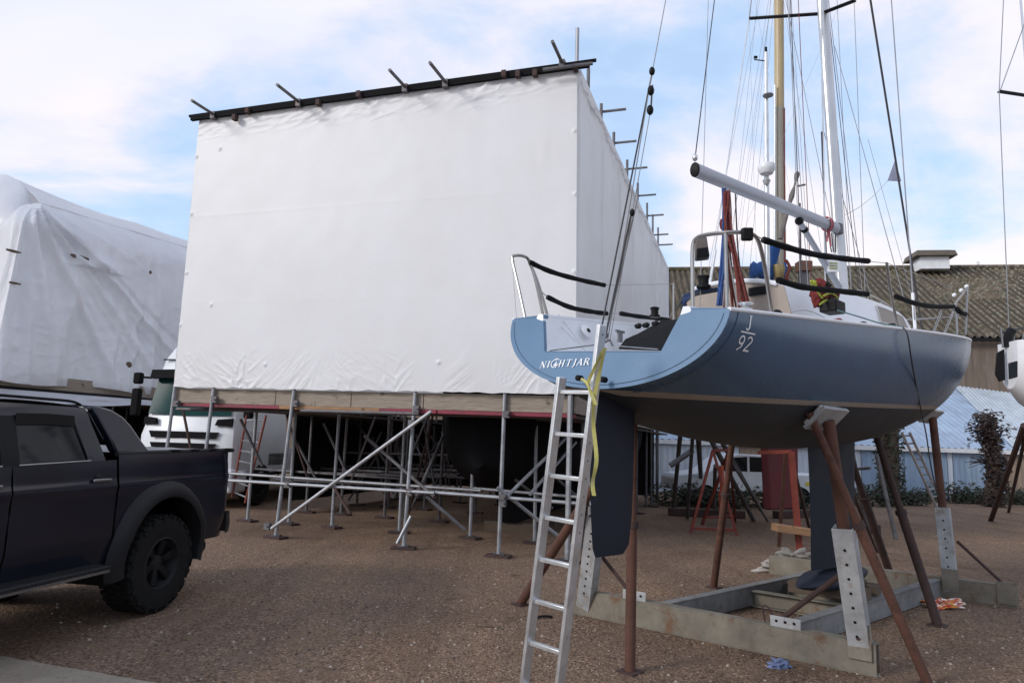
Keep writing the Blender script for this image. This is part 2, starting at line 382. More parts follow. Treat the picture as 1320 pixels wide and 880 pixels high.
knobs = [(.004, .63), (.006, .41), (.997, .60), (.995, .8), (.075, .87), (.996, .36), (.09, .29), (.26, .08), (.7, .09), (.003, .85), (.002, .22)]
def front(u, v):
    lo = BL.lerp(BR, u); hi = TL.lerp(TR, u); p = lo.lerp(hi, v)
    d = .008*noise.noise((u*4, v*3, 1))+.003*noise.noise((u*22, v*12, 5))+.0022*math.sin(u*180+6*v)*math.exp(-((u-.93)/.035)**2-((v-.735)/.03)**2)
    d += .0012*math.exp(-((v-.62)/.006)**2)+.0008*math.exp(-((v-.3)/.006)**2)
    for fu, fv, ln, k, ph, am in fans:
        dx, dy = (u-fu)*1.55, v-fv; r = math.hypot(dx, dy)
        if r < ln*4:
            ang = math.atan2(dy, dx)+ph*.3
            d += am*math.exp(-(r/ln)**2)*math.sin(k*ang+9*r+3.5*noise.noise((u*26, v*26, fu*9)))*min(1, r/.02)*max(0, math.cos((math.atan2(dy, dx)-1.57-ph)*.8))
    for ku, kv in knobs:
        q = ((u-ku)*1.55)**2+(v-kv)**2
        if q < .003: d += .022*math.exp(-q/.00003)
    if v > .9:
        k = (v-.9)/.1; q = noise.noise((u*9+v*9, v*34-u*12, 2)); q2 = noise.noise((u*30-v*18, v*30+u*9, 6)); m_ = .35+max(0, noise.noise((u*7, 3, 1))*1.6)
        d += k*m_*(.03*max(-.4, 1-abs(q)*5)+.012*max(-.4, 1-abs(q2)*5))
    if v < .16:
        k = 1-v/.16; sg_ = 1 if noise.noise((u*5, 1, 77)) > 0 else -1; q = noise.noise((u*48+sg_*v*(30+25*noise.noise((u*6, v*3, 5))), v*12-u*9, 12)); q2 = noise.noise((u*22, v*40, 15)); m_ = max(0, noise.noise((u*8, 0, 33))*1.6+.35)
        d += k*m_*(.02*max(0, 1-abs(q)*5)+.006*max(0, 1-abs(q2)*4))
    e = NF*d
    if v < .03: e = e+V((0, 0, -.03*abs(noise.noise((u*11, 0, 3)))-.02*noise.noise((u*31, 0, 4))))*(1-v/.03)
    s = .03*noise.noise((v*9, 4, u*2))*max(0, 1-(1-u)/.02 if False else 1-(1-u if u < .5 else 9)/.02)
    return p+e+D*s
poles_w = [.0, 1.9, 3.9, 5.9, 7.9, 9.6, 11.2, 12.2]
def right(u, v):
    w_ = -.1+u*(WF+.1); zb = BR.z; zt = TR.z+(FT.z-TR.z)*u
    d = .03*noise.noise((u*9, v*3, 7))+.008*noise.noise((u*40, v*12, 8))
    for pw in poles_w: d += .035*math.exp(-((w_-pw)/.05)**2)
    d -= .05*abs(math.sin(math.pi*(w_/1.95)))*.6
    if v > .85: d += .05*(v-.85)/.15*noise.noise((u*60, v*20, 2))
    lean = .05*noise.noise((v*9, 4, 2))*max(0, 1-u/.02)*0
    d *= min(1, u/.01)
    return P(T(BR)+(T(TR)-T(BR))*v, w_, zb+(zt-zb)*v)+NR*d
cov = thing('shrink_wrap_cover', 'tall white shrink wrap cover enclosing the boxy scaffold behind the yacht', 'cover', P(3.5, 5, BR.z))
g = MB(); g.grid(front, 430, 290); fo = g.build('front_sheet', M['tarp'], cov, angle=180)
g = MB(); g.grid(right, 260, 80); g.build('side_sheet', M['tarp'], cov, angle=180)
tl2 = T(TL)
g = MB(); g.grid(lambda u, v: P(T(BL)+(tl2-T(BL))*v, -.1+u*(WF+.1), BL.z+(TL.z-BL.z)*v)-NR*(.03*noise.noise((u*9, v*4, 3))), 60, 30); g.build('side_sheet', M['tarp'], cov, angle=180)
g = MB(); g.grid(lambda u, v: P(-.06+u*(tl2+.06), WF, BR.z+(FT.z-BR.z)*v), 20, 20); g.build('back_sheet', M['tarp'], cov, angle=180)
g = MB(); g.grid(lambda u, v: P(-.06+u*(tl2+.06), -.1+v*(WF+.1), (TR.z+(TL.z-TR.z)*u)*(1-v)+FT.z*v-.02+.03*noise.noise((u*7, v*9, 3))), 40, 60); g.build('roof_sheet', M['tarp'], cov, angle=180)

# scaffold: standards, ledgers, braces, decks, toe boards
scf = thing('scaffold', 'galvanised tube scaffold with toe boards and red edging under the white wrapped box', 'scaffold', P(3.5, 5, 0))
def zdeck(t): return BR.z+(BL.z-BR.z)*t/T(BL)-.27           # underside of the toe boards
tcols = [T(fp(x, 512)) for x in (735, 652, 537, 381, 277, 227)]
trow = [T(fp(x, 512)) for x in (735, 652, 537, 381, 277, 227)]
def standard(t, w, z1, lean=0.0, mat='steel', plate=True, name='standard'):
    g = MB(); g.tube([P(t+lean, w, .03), P(t, w, z1)], .03, 10)
    o = g.build(name, M[mat], scf)
    if plate:
        g = MB(); c = P(t+lean, w, 0); a = random.uniform(-.3, .3)
        ax = (D*math.cos(a)+E*math.sin(a), E*math.cos(a)-D*math.sin(a), V((0, 0, 1)))
        g.box(c+V((0, 0, .02)), (.36, .2, .035), ax); g.build('sole_board', M['rust_dark'], o)
        g = MB(); g.box(c+V((0, 0, .048)), (.15, .15, .012)); g.tube([c+V((0, 0, .05)), c+V((0, 0, .16))], .021, 8); g.build('base_plate', M['steel_dark'], o)
    return o
def coupler(g, p, ax=None):
    g.box(p, (.1, .07, .1), (D, E, V((0, 0, 1)))); g.tube([p-E*.07-D*.03, p-E*.02-D*.03], .014, 6)
LZ = {}
for i, t in enumerate(tcols):
    standard(t, -.045, BR.z+.12, lean=(0, .02, .07, .15, .1, .1)[i])
ws = [1.5, 3.4, 5.4, 7.6, 9.8, 11.8]
for k, wq in enumerate(ws):
    tt = [.05, .95, 2.1, 3.5, 4.7, 5.7, 6.5]
    for j, t in enumerate(tt):
        if k in (1, 2, 3) and j in (1, 2): continue           # the added dark hull stands here
        standard(t+random.uniform(-.1, .1), wq, BR.z+.1, lean=random.uniform(-.03, .03), mat='steel_dark' if k > 0 else 'steel')
def ledger(p, q, mat='steel', r=.027, name='ledger'):
    g = MB(); g.tube([p, q], r, 10); return g.build(name, M[mat], scf)
zl = [fp(300, 619).z, fp(547, 634).z, fp(700, 643).z]
ledger(fp(282, 618, -.09), fp(560, 635, -.09)); ledger(fp(556, 634, -.02), fp(790, 652, -.02))
ledger(fp(283, 609, 1.42), fp(620, 632, 1.42)); ledger(fp(610, 629, 1.48), fp(800, 645, 1.48))
ledger(fp(328, 604, 3.3), fp(520, 617, 3.3), 'steel_dark'); ledger(fp(420, 600, 5.3), fp(600, 607, 5.3), 'steel_dark')
ledger(fp(425, 595, 7.5), fp(660, 604, 7.5), 'steel_dark')
ledger(fp(228, 527, .3), fp(740, 538, .3), 'steel_dark', .028)
ledger(fp(388, 529, -.07), fp(540, 533, -.07), 'steel_dark')
# braces (front plane ones first)
def brace(a, b, w0, w1, mat='steel', r=.027):
    g = MB(); g.tube([fp(*a, w0), fp(*b, w1)], r, 10); return g.build('brace', M[mat], scf)
brace((350, 681), (556, 530), -.16, -.13, 'steel_bright')
brace((641, 628), (735, 703), -.12, .5)
brace((653, 640), (738, 556), .1, 1.4); brace((683, 637), (742, 570), .9, 2.2)
brace((470, 562), (560, 640), 1.4, .2, 'steel_dark'); brace((537, 640), (572, 560), .3, 1.6, 'steel_dark')
brace((550, 640), (599, 682), .5, 1.0); brace((512, 700), (530, 665), -.2, -.1, 'steel'); 
brace((310, 540), (338, 600), 1.2, 1.5, 'steel_dark'); brace((377, 560), (410, 622), 3, 3.2, 'steel_dark'); brace((417, 545), (448, 612), 3.2, 3.4, 'steel_dark')
brace((432, 630), (452, 663), 1.4, .9, 'rust_dark'); brace((460, 545), (500, 600), 5.3, 5.3, 'steel_dark'); brace((492, 556), (470, 600), 5.5, 5.5, 'steel_dark')
brace((664, 618), (712, 655), 1.5, 2.0, 'steel_dark'); brace((236, 528), (250, 600), 1.6, 1.7, 'rust_dark'); brace((700, 600), (760, 655), 2.4, 2.6, 'steel_dark')
rz_ = random.Random(44)
for k in range(34):
    t_, w_ = rz_.uniform(.2, 6.6), rz_.uniform(2.6, 9.6)
    if .1 < t_ < 3.4 and w_ > 1.2: t_ += 3.2
    dt, z0_, z1_ = rz_.uniform(-1.5, 1.5), rz_.uniform(.05, .9), rz_.uniform(1.6, 2.3)
    g = MB(); g.tube([P(min(6.7, t_), w_, z0_), P(min(6.75, max(3.5, t_+dt)), w_+rz_.uniform(-.5, .5), z1_)], .026, 6); g.build('brace', M['steel_dark'] if k % 3 else M['rust_dark'], scf)
for k in range(9):
    w_ = 2.4+k*.85; z_ = rz_.choice((.55, .75, .9, 1.3)); g = MB(); g.tube([P(3.4, w_, z_), P(6.8, w_+.1, z_+rz_.uniform(-.05, .05))], .026, 6); g.build('ledger', M['steel_dark'], scf)
# couplers
for x, y in ((528, 634), (371, 624), (648, 641), (653, 534), (537, 527), (381, 520), (277, 515), (228, 520), (531, 545), (648, 648), (345, 678)):
    g = MB(); coupler(g, fp(x, y, -.08)); g.build('coupler', M['steel_dark'], scf)
# toe boards, two or three lengths
cuts = [T(BR)-.02, .55, 3.05, 4.1, T(BL)]
cuts = [-.02, 2.35, 3.62, 5.05, T(fp(226, 512))]
for a, b in zip(cuts, cuts[1:]):
    g = MB(); a += .012
    za, zb_ = zdeck(a), zdeck(b)
    g.hexa([P(a, 0, za), P(b, 0, zb_), P(b, .04, zb_), P(a, .04, za)], [P(a, 0, za+.25), P(b, 0, zb_+.25), P(b, .04, zb_+.25), P(a, .04, za+.25)])
    g.build('toe_board', M['board'], scf, bevel=.004)
# red edging and deck
for a, b, mm, dz in ((-.02, 2.1, 'redstrip', 0), (2.12, 3.1, 'redstrip', .002), (3.1, 4.95, 'plank', .004), (4.95, T(fp(226, 520)), 'redstrip', 0)):
    g = MB(); g.hexa([P(a, -.032, zdeck(a)-.062), P(b, -.032, zdeck(b)-.062), P(b, .2, zdeck(b)-.062), P(a, .2, zdeck(a)-.062)], [P(a, -.032, zdeck(a)-.006+dz), P(b, -.032, zdeck(b)-.006+dz), P(b, .2, zdeck(b)-.006+dz), P(a, .2, zdeck(a)-.006+dz)])
    g.build('edging', M[mm], scf, bevel=.004)
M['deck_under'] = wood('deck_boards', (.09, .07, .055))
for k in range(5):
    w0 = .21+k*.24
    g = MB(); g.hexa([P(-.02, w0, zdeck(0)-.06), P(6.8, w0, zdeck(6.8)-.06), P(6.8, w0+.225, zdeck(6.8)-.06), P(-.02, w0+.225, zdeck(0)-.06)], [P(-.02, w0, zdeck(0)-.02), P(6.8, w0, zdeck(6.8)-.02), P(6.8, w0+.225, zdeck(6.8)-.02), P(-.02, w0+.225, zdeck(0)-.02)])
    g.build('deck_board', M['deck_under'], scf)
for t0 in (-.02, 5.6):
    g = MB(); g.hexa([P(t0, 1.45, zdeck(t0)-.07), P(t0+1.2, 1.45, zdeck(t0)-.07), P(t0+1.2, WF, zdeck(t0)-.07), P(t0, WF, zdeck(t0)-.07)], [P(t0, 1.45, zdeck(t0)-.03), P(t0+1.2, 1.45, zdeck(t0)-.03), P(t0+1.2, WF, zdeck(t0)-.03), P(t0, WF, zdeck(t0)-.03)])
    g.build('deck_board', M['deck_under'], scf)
# side toe board under the wrap on the yacht side
g = MB(); g.hexa([P(-.06, .0, BR.z-.27), P(-.02, 0, BR.z-.27), P(-.02, WF, BR.z-.27), P(-.06, WF, BR.z-.27)], [P(-.06, 0, BR.z-.02), P(-.02, 0, BR.z-.02), P(-.02, WF, BR.z-.02), P(-.06, WF, BR.z-.02)])
g.build('toe_board', M['board'], scf)
# top: dark beam along the front edge with stub tubes
g = MB()
a, b = fp(247, 153, -.16), fp(760, 83, -.16)
g.beam(a, b, .06, .09); g.tube([a+V((0, 0, .05))+D*.05, b+V((0, 0, .05))-D*.1], .028, 8); g.build('ridge_beam', M['foam'], scf)
for (x0, y0), (x1, y1) in (((276, 148), (247, 128)), ((386, 132), (357, 111)), ((523, 113), (502, 92)), ((575, 107), (554, 82)), ((725, 82), (712, 53))):
    p = fp(x0, y0, -.16); lo, hi = 0., 2.
    for _ in range(30):
        mid = (lo+hi)/2; q = p+NF*mid; dd = q-CAM
        if 660+F*dd.dot(RT)/dd.dot(FW) > x1: lo = mid
        else: hi = mid
    g = MB(); g.tube([p-NF*.5, p+NF*min(lo, 1.1)], .027, 8); g.box(p+V((0, 0, -.02)), (.09, .1, .13), (D, E, V((0, 0, 1)))); g.build('putlog', M['steel_dark'], scf)
for x, y in ((303, 152), (320, 143), (411, 133), (463, 122), (650, 96), (690, 95), (742, 88), (668, 96)):
    g = MB(); g.box(fp(x, y, -.2), (.07, .1, .1), (D, E, V((0, 0, 1)))); g.build('coupler', M['rust_dark'], scf)
standard(T(fp(744, 60, -.05)), -.05, fp(744, 37, -.05).z, plate=False)
g = MB(); g.tube([fp(700, 90, -.3), fp(764, 82, -.3)], .027, 8); g.build('ledger', M['steel_dark'], scf)
# standards that rise along the far side of the box, each with a putlog stub
for x, yt, yb, ys in ((767.5, 86, 131, 0), (783.5, 132, 168, 141), (799, 169, 207, 182), (815.5, 205, 240, 216), (828.5, 235, 268, 251), (840, 261, 296, 277), (847, 276, 310, 302), (853.5, 293, 325, 315)):
    k = (x-660)/F; lo, hi = 0., 30.
    q = rp(x, yb, -.03); w_ = (q-CN).dot(E); z1 = rp(x, yt, -.03).z
    w_ = min(w_, WF+1.5)
    g = MB(); g.tube([P(.1, w_, .03), P(.1, w_, z1)], .03, 8); g.build('standard', M['steel_dark'], scf)
    if ys:
        z2 = rp(x, ys, -.03).z
        g = MB(); g.tube([P(.35, w_+.05, z2), P(-.36, w_+.05, z2)], .026, 8); g.build('putlog', M['steel_dark'], scf)
g = MB(); g.grid(lambda u, v: P(-.0+7.0*u, 10.4+.1*math.sin(u*40), .25+2.0*v), 60, 4); g.build('shade_sheet', M['black'], scf)  # black sheets added behind the tubes to deepen the shade under the deck
g = MB(); g.grid(lambda u, v: P(6.85+.03*math.sin(u*60), 3.2+7.2*u, .25+2.0*v), 60, 4); g.build('shade_sheet', M['black'], scf)
# dark hull shape added to darken the space inside the scaffold
def shell(name, par, mat, secs, cap=True, smooth=60):
    g = MB(); g.loft(secs, cap=cap); return g.build(name, mat, par, angle=smooth)
ves = thing('dark_filler_hull', 'dark hull added inside the wrapped scaffold to darken the space', 'boat', P(2.6, 6, 0))
M['dark_hull'] = paint('near_black_hull', (.010, .010, .012), .9, 0, .35, 1.5, (.02, .018, .018), (.6, .75), spec=.1)
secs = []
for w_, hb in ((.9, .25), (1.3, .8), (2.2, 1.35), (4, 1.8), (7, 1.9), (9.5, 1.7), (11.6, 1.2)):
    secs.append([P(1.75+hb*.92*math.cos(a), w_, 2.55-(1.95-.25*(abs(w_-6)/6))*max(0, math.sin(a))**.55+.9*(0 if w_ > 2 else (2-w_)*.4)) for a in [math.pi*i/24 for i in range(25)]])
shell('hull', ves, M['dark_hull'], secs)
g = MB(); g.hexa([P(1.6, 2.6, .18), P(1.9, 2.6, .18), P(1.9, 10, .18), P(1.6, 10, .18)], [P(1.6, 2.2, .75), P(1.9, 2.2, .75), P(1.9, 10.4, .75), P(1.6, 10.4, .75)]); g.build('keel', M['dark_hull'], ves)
for k in range(6):
    g = MB(); g.box(P(1.75, 2.8+k*1.4, .09), (1.0, .25, .18), (D, E, V((0, 0, 1))))
    tag(g.build('timber_block', M['timber'], origin=P(1.75, 2.8+k*1.4, 0)), 'timber block under the keel of the added dark hull inside the scaffold', 'block', 'timber blocks under the added dark hull')
# ------------------------------------------------------------------ the blue-grey yacht on its cradle
O_ = V((.729, 4.901, 0)); A_ = V((math.sin(R(46)), math.cos(R(46)), 0)); R_ = V((A_.y, -A_.x, 0)); Z_ = V((0, 0, 1))
LB = 7.36
HEEL = .07
def B(s, t, z): return O_+A_*s+R_*t+V((0, 0, z+HEEL*(.93-t)))   # she leans a little to starboard
def bt(x, y, t): return onp(x, y, B(0, t, 0), R_)            # pixel -> fore-and-aft plane
def bs(x, y, s): return onp(x, y, B(s, 0, 0), A_)            # pixel -> plane across the boat
def S(p): return (p-O_).dot(A_)
def interp(x, xs, ys):
    if x <= xs[0]: return ys[0]
    for i in range(len(xs)-1):
        if x <= xs[i+1]:
            k = (x-xs[i])/(xs[i+1]-xs[i]); 
            m0 = (ys[i+1]-ys[max(i-1, 0)])/(xs[i+1]-xs[max(i-1, 0)]); m1 = (ys[min(i+2, len(xs)-1)]-ys[i])/(xs[min(i+2, len(xs)-1)]-xs[i])
            h = xs[i+1]-xs[i]
            return (2*k**3-3*k*k+1)*ys[i]+(k**3-2*k*k+k)*h*m0+(-2*k**3+3*k*k)*ys[i+1]+(k**3-k*k)*h*m1
    return ys[-1]
S0 = -.1
HB = ([-.1, .74, 1.47, 2.2, 2.94, 3.68, 4.41, 5.15, 5.89, 6.62, 7.06, 7.36], [.945, 1.04, 1.11, 1.18, 1.22, 1.225, 1.17, 1.03, .80, .46, .22, .02])
ZK = ([-.1, .4, .8, 1.5, 2.2, 2.94, 3.7, 4.4, 5.1, 5.9, 6.6, 7.1, 7.36], [1.96, 1.79, 1.69, 1.62, 1.60, 1.63, 1.69, 1.78, 1.87, 1.96, 2.07, 2.21, 2.40])
def hb(s): return interp(s, *HB)
def zk(s): return interp(s, *ZK)
def zs(s): return 2.49+.078*s+.0011*s*s
def zst(s): return 1.945+.043*s                              # boot-top
def hull_pt(s, ph):
    b, k, z1 = hb(s), zk(s), zs(s)
    n = 2.05-.55*max(0, (s-3.2)/4.2)**1.2
    t = b*max(0, math.sin(ph))**(2/n); z = z1-(z1-k)*max(0, math.cos(ph))**(2/n)
    fr = (z1-z)/(z1-k)
    sh = -.17*fr*max(0, 1-(s+.1)/1.3)**1.5 - (.30*fr)*max(0, (s-6.2)/1.16)**2
    return s+sh, t, z
def phi_at(s, z):
    lo, hi = 0, math.pi/2
    for _ in range(40):
        m = (lo+hi)/2
        if hull_pt(s, m)[2] < z: lo = m
        else: hi = m
    return lo
yac = thing('sailing_yacht', 'blue grey sailing yacht with open transom propped up on a steel cradle', 'yacht', B(3.2, 0, 0))
M['topside'] = paint('blue_grey_topsides', (.055, .108, .182), .26, 0, .09, 1.0, (.085, .135, .2), (.6, .85), .02, 20, stretch=(1.6, 1.6, .35))
M['boot'] = paint('beige_boot_top', (.3, .26, .22), .5, 0, .1, 4)
M['antifoul'] = paint('grey_antifouling', (.029, .036, .044), .6, 0, .35, 1.6, (.062, .06, .058), (.54, .74), .12)
M['tape'] = paint('grey_line', (.04, .075, .12), .5, bmp=0)
g = MB()
ss = [S0+(LB-S0)*((i/64)) for i in range(65)]
secs = []
for s in ss:
    z0 = zst(s); w0 = .036
    a1 = phi_at(s, z0-w0/2); a2 = phi_at(s, z0+w0/2)
    ph = [a1*(i/12)**.8 for i in range(13)]+[a2+(math.pi/2-a2)*i/14 for i in range(15)]
    secs.append([hull_pt(s, p) for p in ph])
for sgn in (1, -1):
    vs = [[g.bm.verts.new(B(s, t*sgn, z)) for s, t, z in sec] for sec in secs]
    for a, b in zip(vs, vs[1:]):
        for k in range(len(a)-1):
            g.mi = 2 if k < 12 else (1 if k == 12 else 0)
            g.f([a[k], a[k+1], b[k+1], b[k]])
bmesh.ops.remove_doubles(g.bm, verts=g.bm.verts[:], dist=.0015)
hull = g.build('hull', [M['topside'], M['boot'], M['antifoul']], yac, angle=50)
# faint scoop line following the quarter, a few scuffs on the bow
g = MB(); pts = []
for i in range(17):
    ph = math.pi/2*(.18+.82*i/16); s, t, z = hull_pt(-.015, ph); pts.append(B(s, t+.002, z-.001))
g.tube(pts, .003, 5); g.build('seam_line', M['tape'], hull)
# transom with its U-shaped opening
def tp(t, z, fwd=0.0):
    return B(S0-.17*(zs(0)-z)/(zs(0)-zk(S0))+fwd, t, z)
g = MB(); nn = 40
outer = [hull_pt(S0, math.pi/2*(i/nn)) for i in range(nn+1)]
zc = 2.225
def cut(z): return .51+(.61-.51)*(z-zc)/(zs(0)-zc)
for sgn in (1, -1):
    prev = None
    for s, t, z in outer:
        if z <= zc: cur = [tp(0, z), tp(sgn*min(t, cut(zc))*.5, z), tp(sgn*min(t, cut(zc)), z), tp(sgn*t, z)]
        else: cur = [None, None, tp(sgn*cut(z), z), tp(sgn*t, z)]
        if prev:
            for i in range(3):
                if prev[i] is None: continue
                if cur[i] is None:
                    continue
                g.poly([prev[i], prev[i+1], cur[i+1], cur[i]])
        prev = cur
# close the strip just below the sill
below = [o for o in outer if o[2] <= zc][-1]; above = [o for o in outer if o[2] > zc][0]
for sgn in (1, -1):
    zb = below[2]
    g.poly([tp(0, zb), tp(sgn*cut(zc), zb), tp(sgn*cut(zc), zc), tp(0, zc)])
bmesh.ops.remove_doubles(g.bm, verts=g.bm.verts[:], dist=.001)
ret = bmesh.ops.extrude_face_region(g.bm, geom=g.bm.faces[:])
bmesh.ops.translate(g.bm, verts=[x for x in ret['geom'] if isinstance(x, bmesh.types.BMVert)], vec=A_*.03)
M['transom'] = paint('transom_blue_lit', (.09, .172, .28), .38, 0, .08, 1.5, (.12, .2, .29), (.6, .8), .02)  # topside blue repeated lighter, for the light falling on the stern
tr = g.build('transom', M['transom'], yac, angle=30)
g = MB(); pts = []
for sgn in (-1,):
    pass
for sgn in (1, -1):
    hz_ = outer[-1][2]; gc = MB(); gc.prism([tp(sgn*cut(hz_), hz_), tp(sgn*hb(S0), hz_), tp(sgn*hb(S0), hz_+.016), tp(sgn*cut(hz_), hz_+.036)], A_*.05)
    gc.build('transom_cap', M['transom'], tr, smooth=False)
ins = [(t*.965, z+.028) for s, t, z in outer[2:] if z < zs(0)-.05]
pts = [tp(-t, z, -.004) for t, z in ins[::-1]]+[tp(t, z, -.004) for t, z in ins]
g.tube(pts, .0016, 4); g.build('scribed_line', M['tape'], tr)
# lettering on the transom: strokes in the transom plane
def glyphs():
    k = .13
    L = {}
    L['N'] = ([((0, 0), (.1, 1), .07), ((.1, 1), (.58, 0), .17), ((.58, 0), (.68, 1), .07), ((-.09, .02), (.12, .02), .05), ((.0, .98), (.16, .98), .05), ((.56, .98), (.8, .98), .05)], .86)
    L['I'] = ([((.08, 0), (.18, 1), .16), ((-.04, .02), (.22, .02), .05), ((.04, .98), (.32, .98), .05)], .4)
    L['H'] = ([((.05, 0), (.15, 1), .15), ((.55, 0), (.65, 1), .15), ((.1, .5), (.6, .5), .06), ((-.06, .02), (.18, .02), .05), ((.02, .98), (.28, .98), .05), ((.44, .02), (.68, .02), .05), ((.53, .98), (.78, .98), .05)], .86)
    L['T'] = ([((.3, 0), (.4, 1), .15), ((.02, .97), (.76, .97), .07), ((.02, .97), (.0, .8), .05), ((.76, .97), (.72, .8), .05), ((.18, .02), (.44, .02), .05)], .76)
    L['J'] = ([((.24, .02), (.36, 1), .15), ((.24, .05), (.12, -.14), .11), ((.12, -.14), (-.02, -.16), .08), ((.22, .98), (.5, .98), .05)], .5)
    L['A'] = ([((-.02, 0), (.42, 1), .07), ((.42, 1), (.6, 0), .17), ((.14, .34), (.52, .34), .06), ((-.1, .02), (.1, .02), .05), ((.46, .02), (.72, .02), .05)], .78)
    L['R'] = ([((.05, 0), (.15, 1), .15), ((.15, .97), (.5, .95), .06), ((.5, .95), (.6, .76), .12), ((.6, .76), (.46, .54), .1), ((.46, .54), (.12, .5), .06), ((.34, .5), (.64, 0), .15), ((-.06, .02), (.18, .02), .05), ((.6, .02), (.76, .02), .05)], .8)
    arc = lambda cx, cy, r, a0, a1, w, n=14: [((cx+r*math.cos(R(a0+(a1-a0)*i/n)), cy+r*math.sin(R(a0+(a1-a0)*i/n))), (cx+r*math.cos(R(a0+(a1-a0)*(i+1)/n)), cy+r*math.sin(R(a0+(a1-a0)*(i+1)/n))), w) for i in range(n)]
    L['G'] = (arc(.55, .55, .6, 70, 300, .11)+arc(.58, .72, .55, 30, 110, .07, 6)+[((.45, .2), (.72, .62), .22), ((.62, .2), (.95, .32), .2), ((.72, .6), (.66, .86), .1), ((.95, .3), (1.05, .5), .1)], 1.02)
    L['9'] = (arc(.34, .7, .26, 0, 360, .12)+[((.6, .7), (.5, .25), .13), ((.5, .25), (.18, 0), .1)], .72)
    L['j'] = ([((.36, .2), (.42, 1), .15), ((.36, .22), (.28, .05), .15), ((.28, .05), (.12, -.02), .12), ((.12, -.02), (-.02, .1), .1), ((.26, .97), (.58, .97), .06)], .6)
    L['2'] = (arc(.34, .72, .25, 160, -10, .12, 8)+[((.58, .68), (.08, .06), .12), ((.05, .05), (.64, .05), .12)], .74)
    return L
GL = glyphs()
def write(g, text, place, h, th, sp=.16):
    x = 0
    for ch in text:
        st_, adv = GL[ch]
        for p, q, wd in st_:
            p, q = V((p[0]+x, p[1], 0)), V((q[0]+x, q[1], 0)); d = (q-p).normalized(); nn_ = V((-d.y, d.x, 0))*wd/2
            quad = [p-nn_, q-nn_, q+nn_, p+nn_]
            g.poly([place(c.x*h, c.y*h) for c in quad])
        x += adv+sp
    return x*h
h = .05
p0 = bs(694, 474, -.25)
t0 = (p0-O_).dot(R_)
g = MB(); zl_ = p0.z
def plc(x, y, _=[0]):
    _[0] += 1
    return tp(t0+x*1.3, zl_+y-HEEL*(.93-t0-x*1.3), -.004-.00002*_[0])
wid = write(g, 'NIGHTJAR', plc, h, 0)
g.build('boat_name', M['letter'], tr, smooth=False)
# class mark on the starboard quarter: J over a bar over 92
def side_place(s0, z0):
    c = [0]
    def f(x, y):
        c[0] += 1
        s = s0+x; z = z0+y; st_ = s
        for _ in range(6): q = hull_pt(st_, phi_at(st_, z)); st_ += s-q[0]
        return B(s, q[1]+.003+.00002*c[0], z)
    return f
pj = bt(954, 427, .94); sj, zj = S(pj), pj.z
g = MB()
write(g, 'j', side_place(sj+.045, zj+.018), .092, 0)
pl = side_place(sj, zj-.004)
g.poly([pl(0, 0), pl(.15, 0), pl(.15, .009), pl(0, .009)])
write(g, '92', side_place(sj+.005, zj-.112), .092, 0, .1)
g.build('class_mark', M['letter'], hull, smooth=False)
# deck: side decks round the cockpit, whole deck forward
SCK = 1.75
g = MB()
def deck_row(s, inner, sgn):
    return [B(s, sgn*(inner+(hb(s)-inner)*k/4), zs(s)+.012+.03*(1-(inner+(hb(s)-inner)*k/4)/max(hb(s), .01))) for k in range(5)]
for sgn in (1, -1):
    g.loft([deck_row(S0+(SCK-S0)*i/8, .61+.0*i, sgn) for i in range(9)])
    g.loft([deck_row(SCK+(LB-.01-SCK)*i/24, 0.0, sgn) for i in range(25)])
bmesh.ops.remove_doubles(g.bm, verts=g.bm.verts[:], dist=.001)
deck = g.build('deck', M['white'], yac, angle=40)
g = MB()
for sgn in (1, -1):
    g.tube([B(s, sgn*(hb(s)-.006), zs(s)+.008) for s in [S0+(LB-S0)*i/50 for i in range(51)]], .015, 8)
g.build('gunwale', M['white'], deck)
# cockpit well: sole, coaming walls, seat
g = MB()
g.loft([[B(s, t, zc+.0+.02*s) for t in (-.5, .5)] for s in (-.19, SCK)])
cock = g.build('cockpit_sole', M['white'], yac)
for sgn in (1, -1):
    g = MB(); rows = []
    for i in range(11):
        s = S0+(SCK-S0)*i/10
        rows.append([B(s-.06*(1 if i == 0 else 0), sgn*.505, zc+.02*s), B(s-.03*(1 if i == 0 else 0), sgn*.555, zc+.08+.02*s), B(s, sgn*.612, zs(s)+.02), B(s, sgn*.62, zs(s)+.04), B(s, sgn*.66, zs(s)+.04), B(s, sgn*.68, zs(s)+.015)])
    g.loft(rows, cap=True); g.build('coaming', M['white'], yac, angle=45)
pA_ = [bs(797, 449, .45), bs(853, 451, .40), bs(879, 411, 1.05), bs(853, 413, 1.1), bs(822, 430, .8), bs(806, 437, .65)]
g = MB(); g.prism(pA_, A_*.02+V((0, 0, -.004))); tag(g.build('cockpit_cover', M['foam'], yac, smooth=False))
# cabin
CS0, CS1 = 1.72, 5.75
def cab(s):
    k = (s-CS0)/(CS1-CS0)
    top = interp(s, [1.72, 2.4, 3.2, 4.2, 5.0, 5.5, 5.75], [3.12, 3.19, 3.25, 3.27, 3.22, 3.12, 3.03])
    wb = interp(s, [1.72, 2.5, 3.6, 4.6, 5.3, 5.75], [.55, .68, .72, .64, .44, .2])
    return top-.06, wb
def cab_sec(s, over=0.0):
    top, wb = cab(s); zd = zs(s)-.02; out_ = []
    for k in range(21):
        x = -1+2*k/20
        if abs(x) > .8: f = (1-abs(x))/.2; out_.append((x/abs(x)*(wb*(.84+.16*(1-f))), zd+(top-.07-zd)*f))
        else: out_.append((x/.8*wb*.84, top-.07*(abs(x)/.8)**2.5))
    return [B(s, t, z) for t, z in out_]
g = MB(); secs = [cab_sec(CS0+(CS1-CS0)*i/30) for i in range(31)]
g.loft(secs); g.poly(secs[-1])
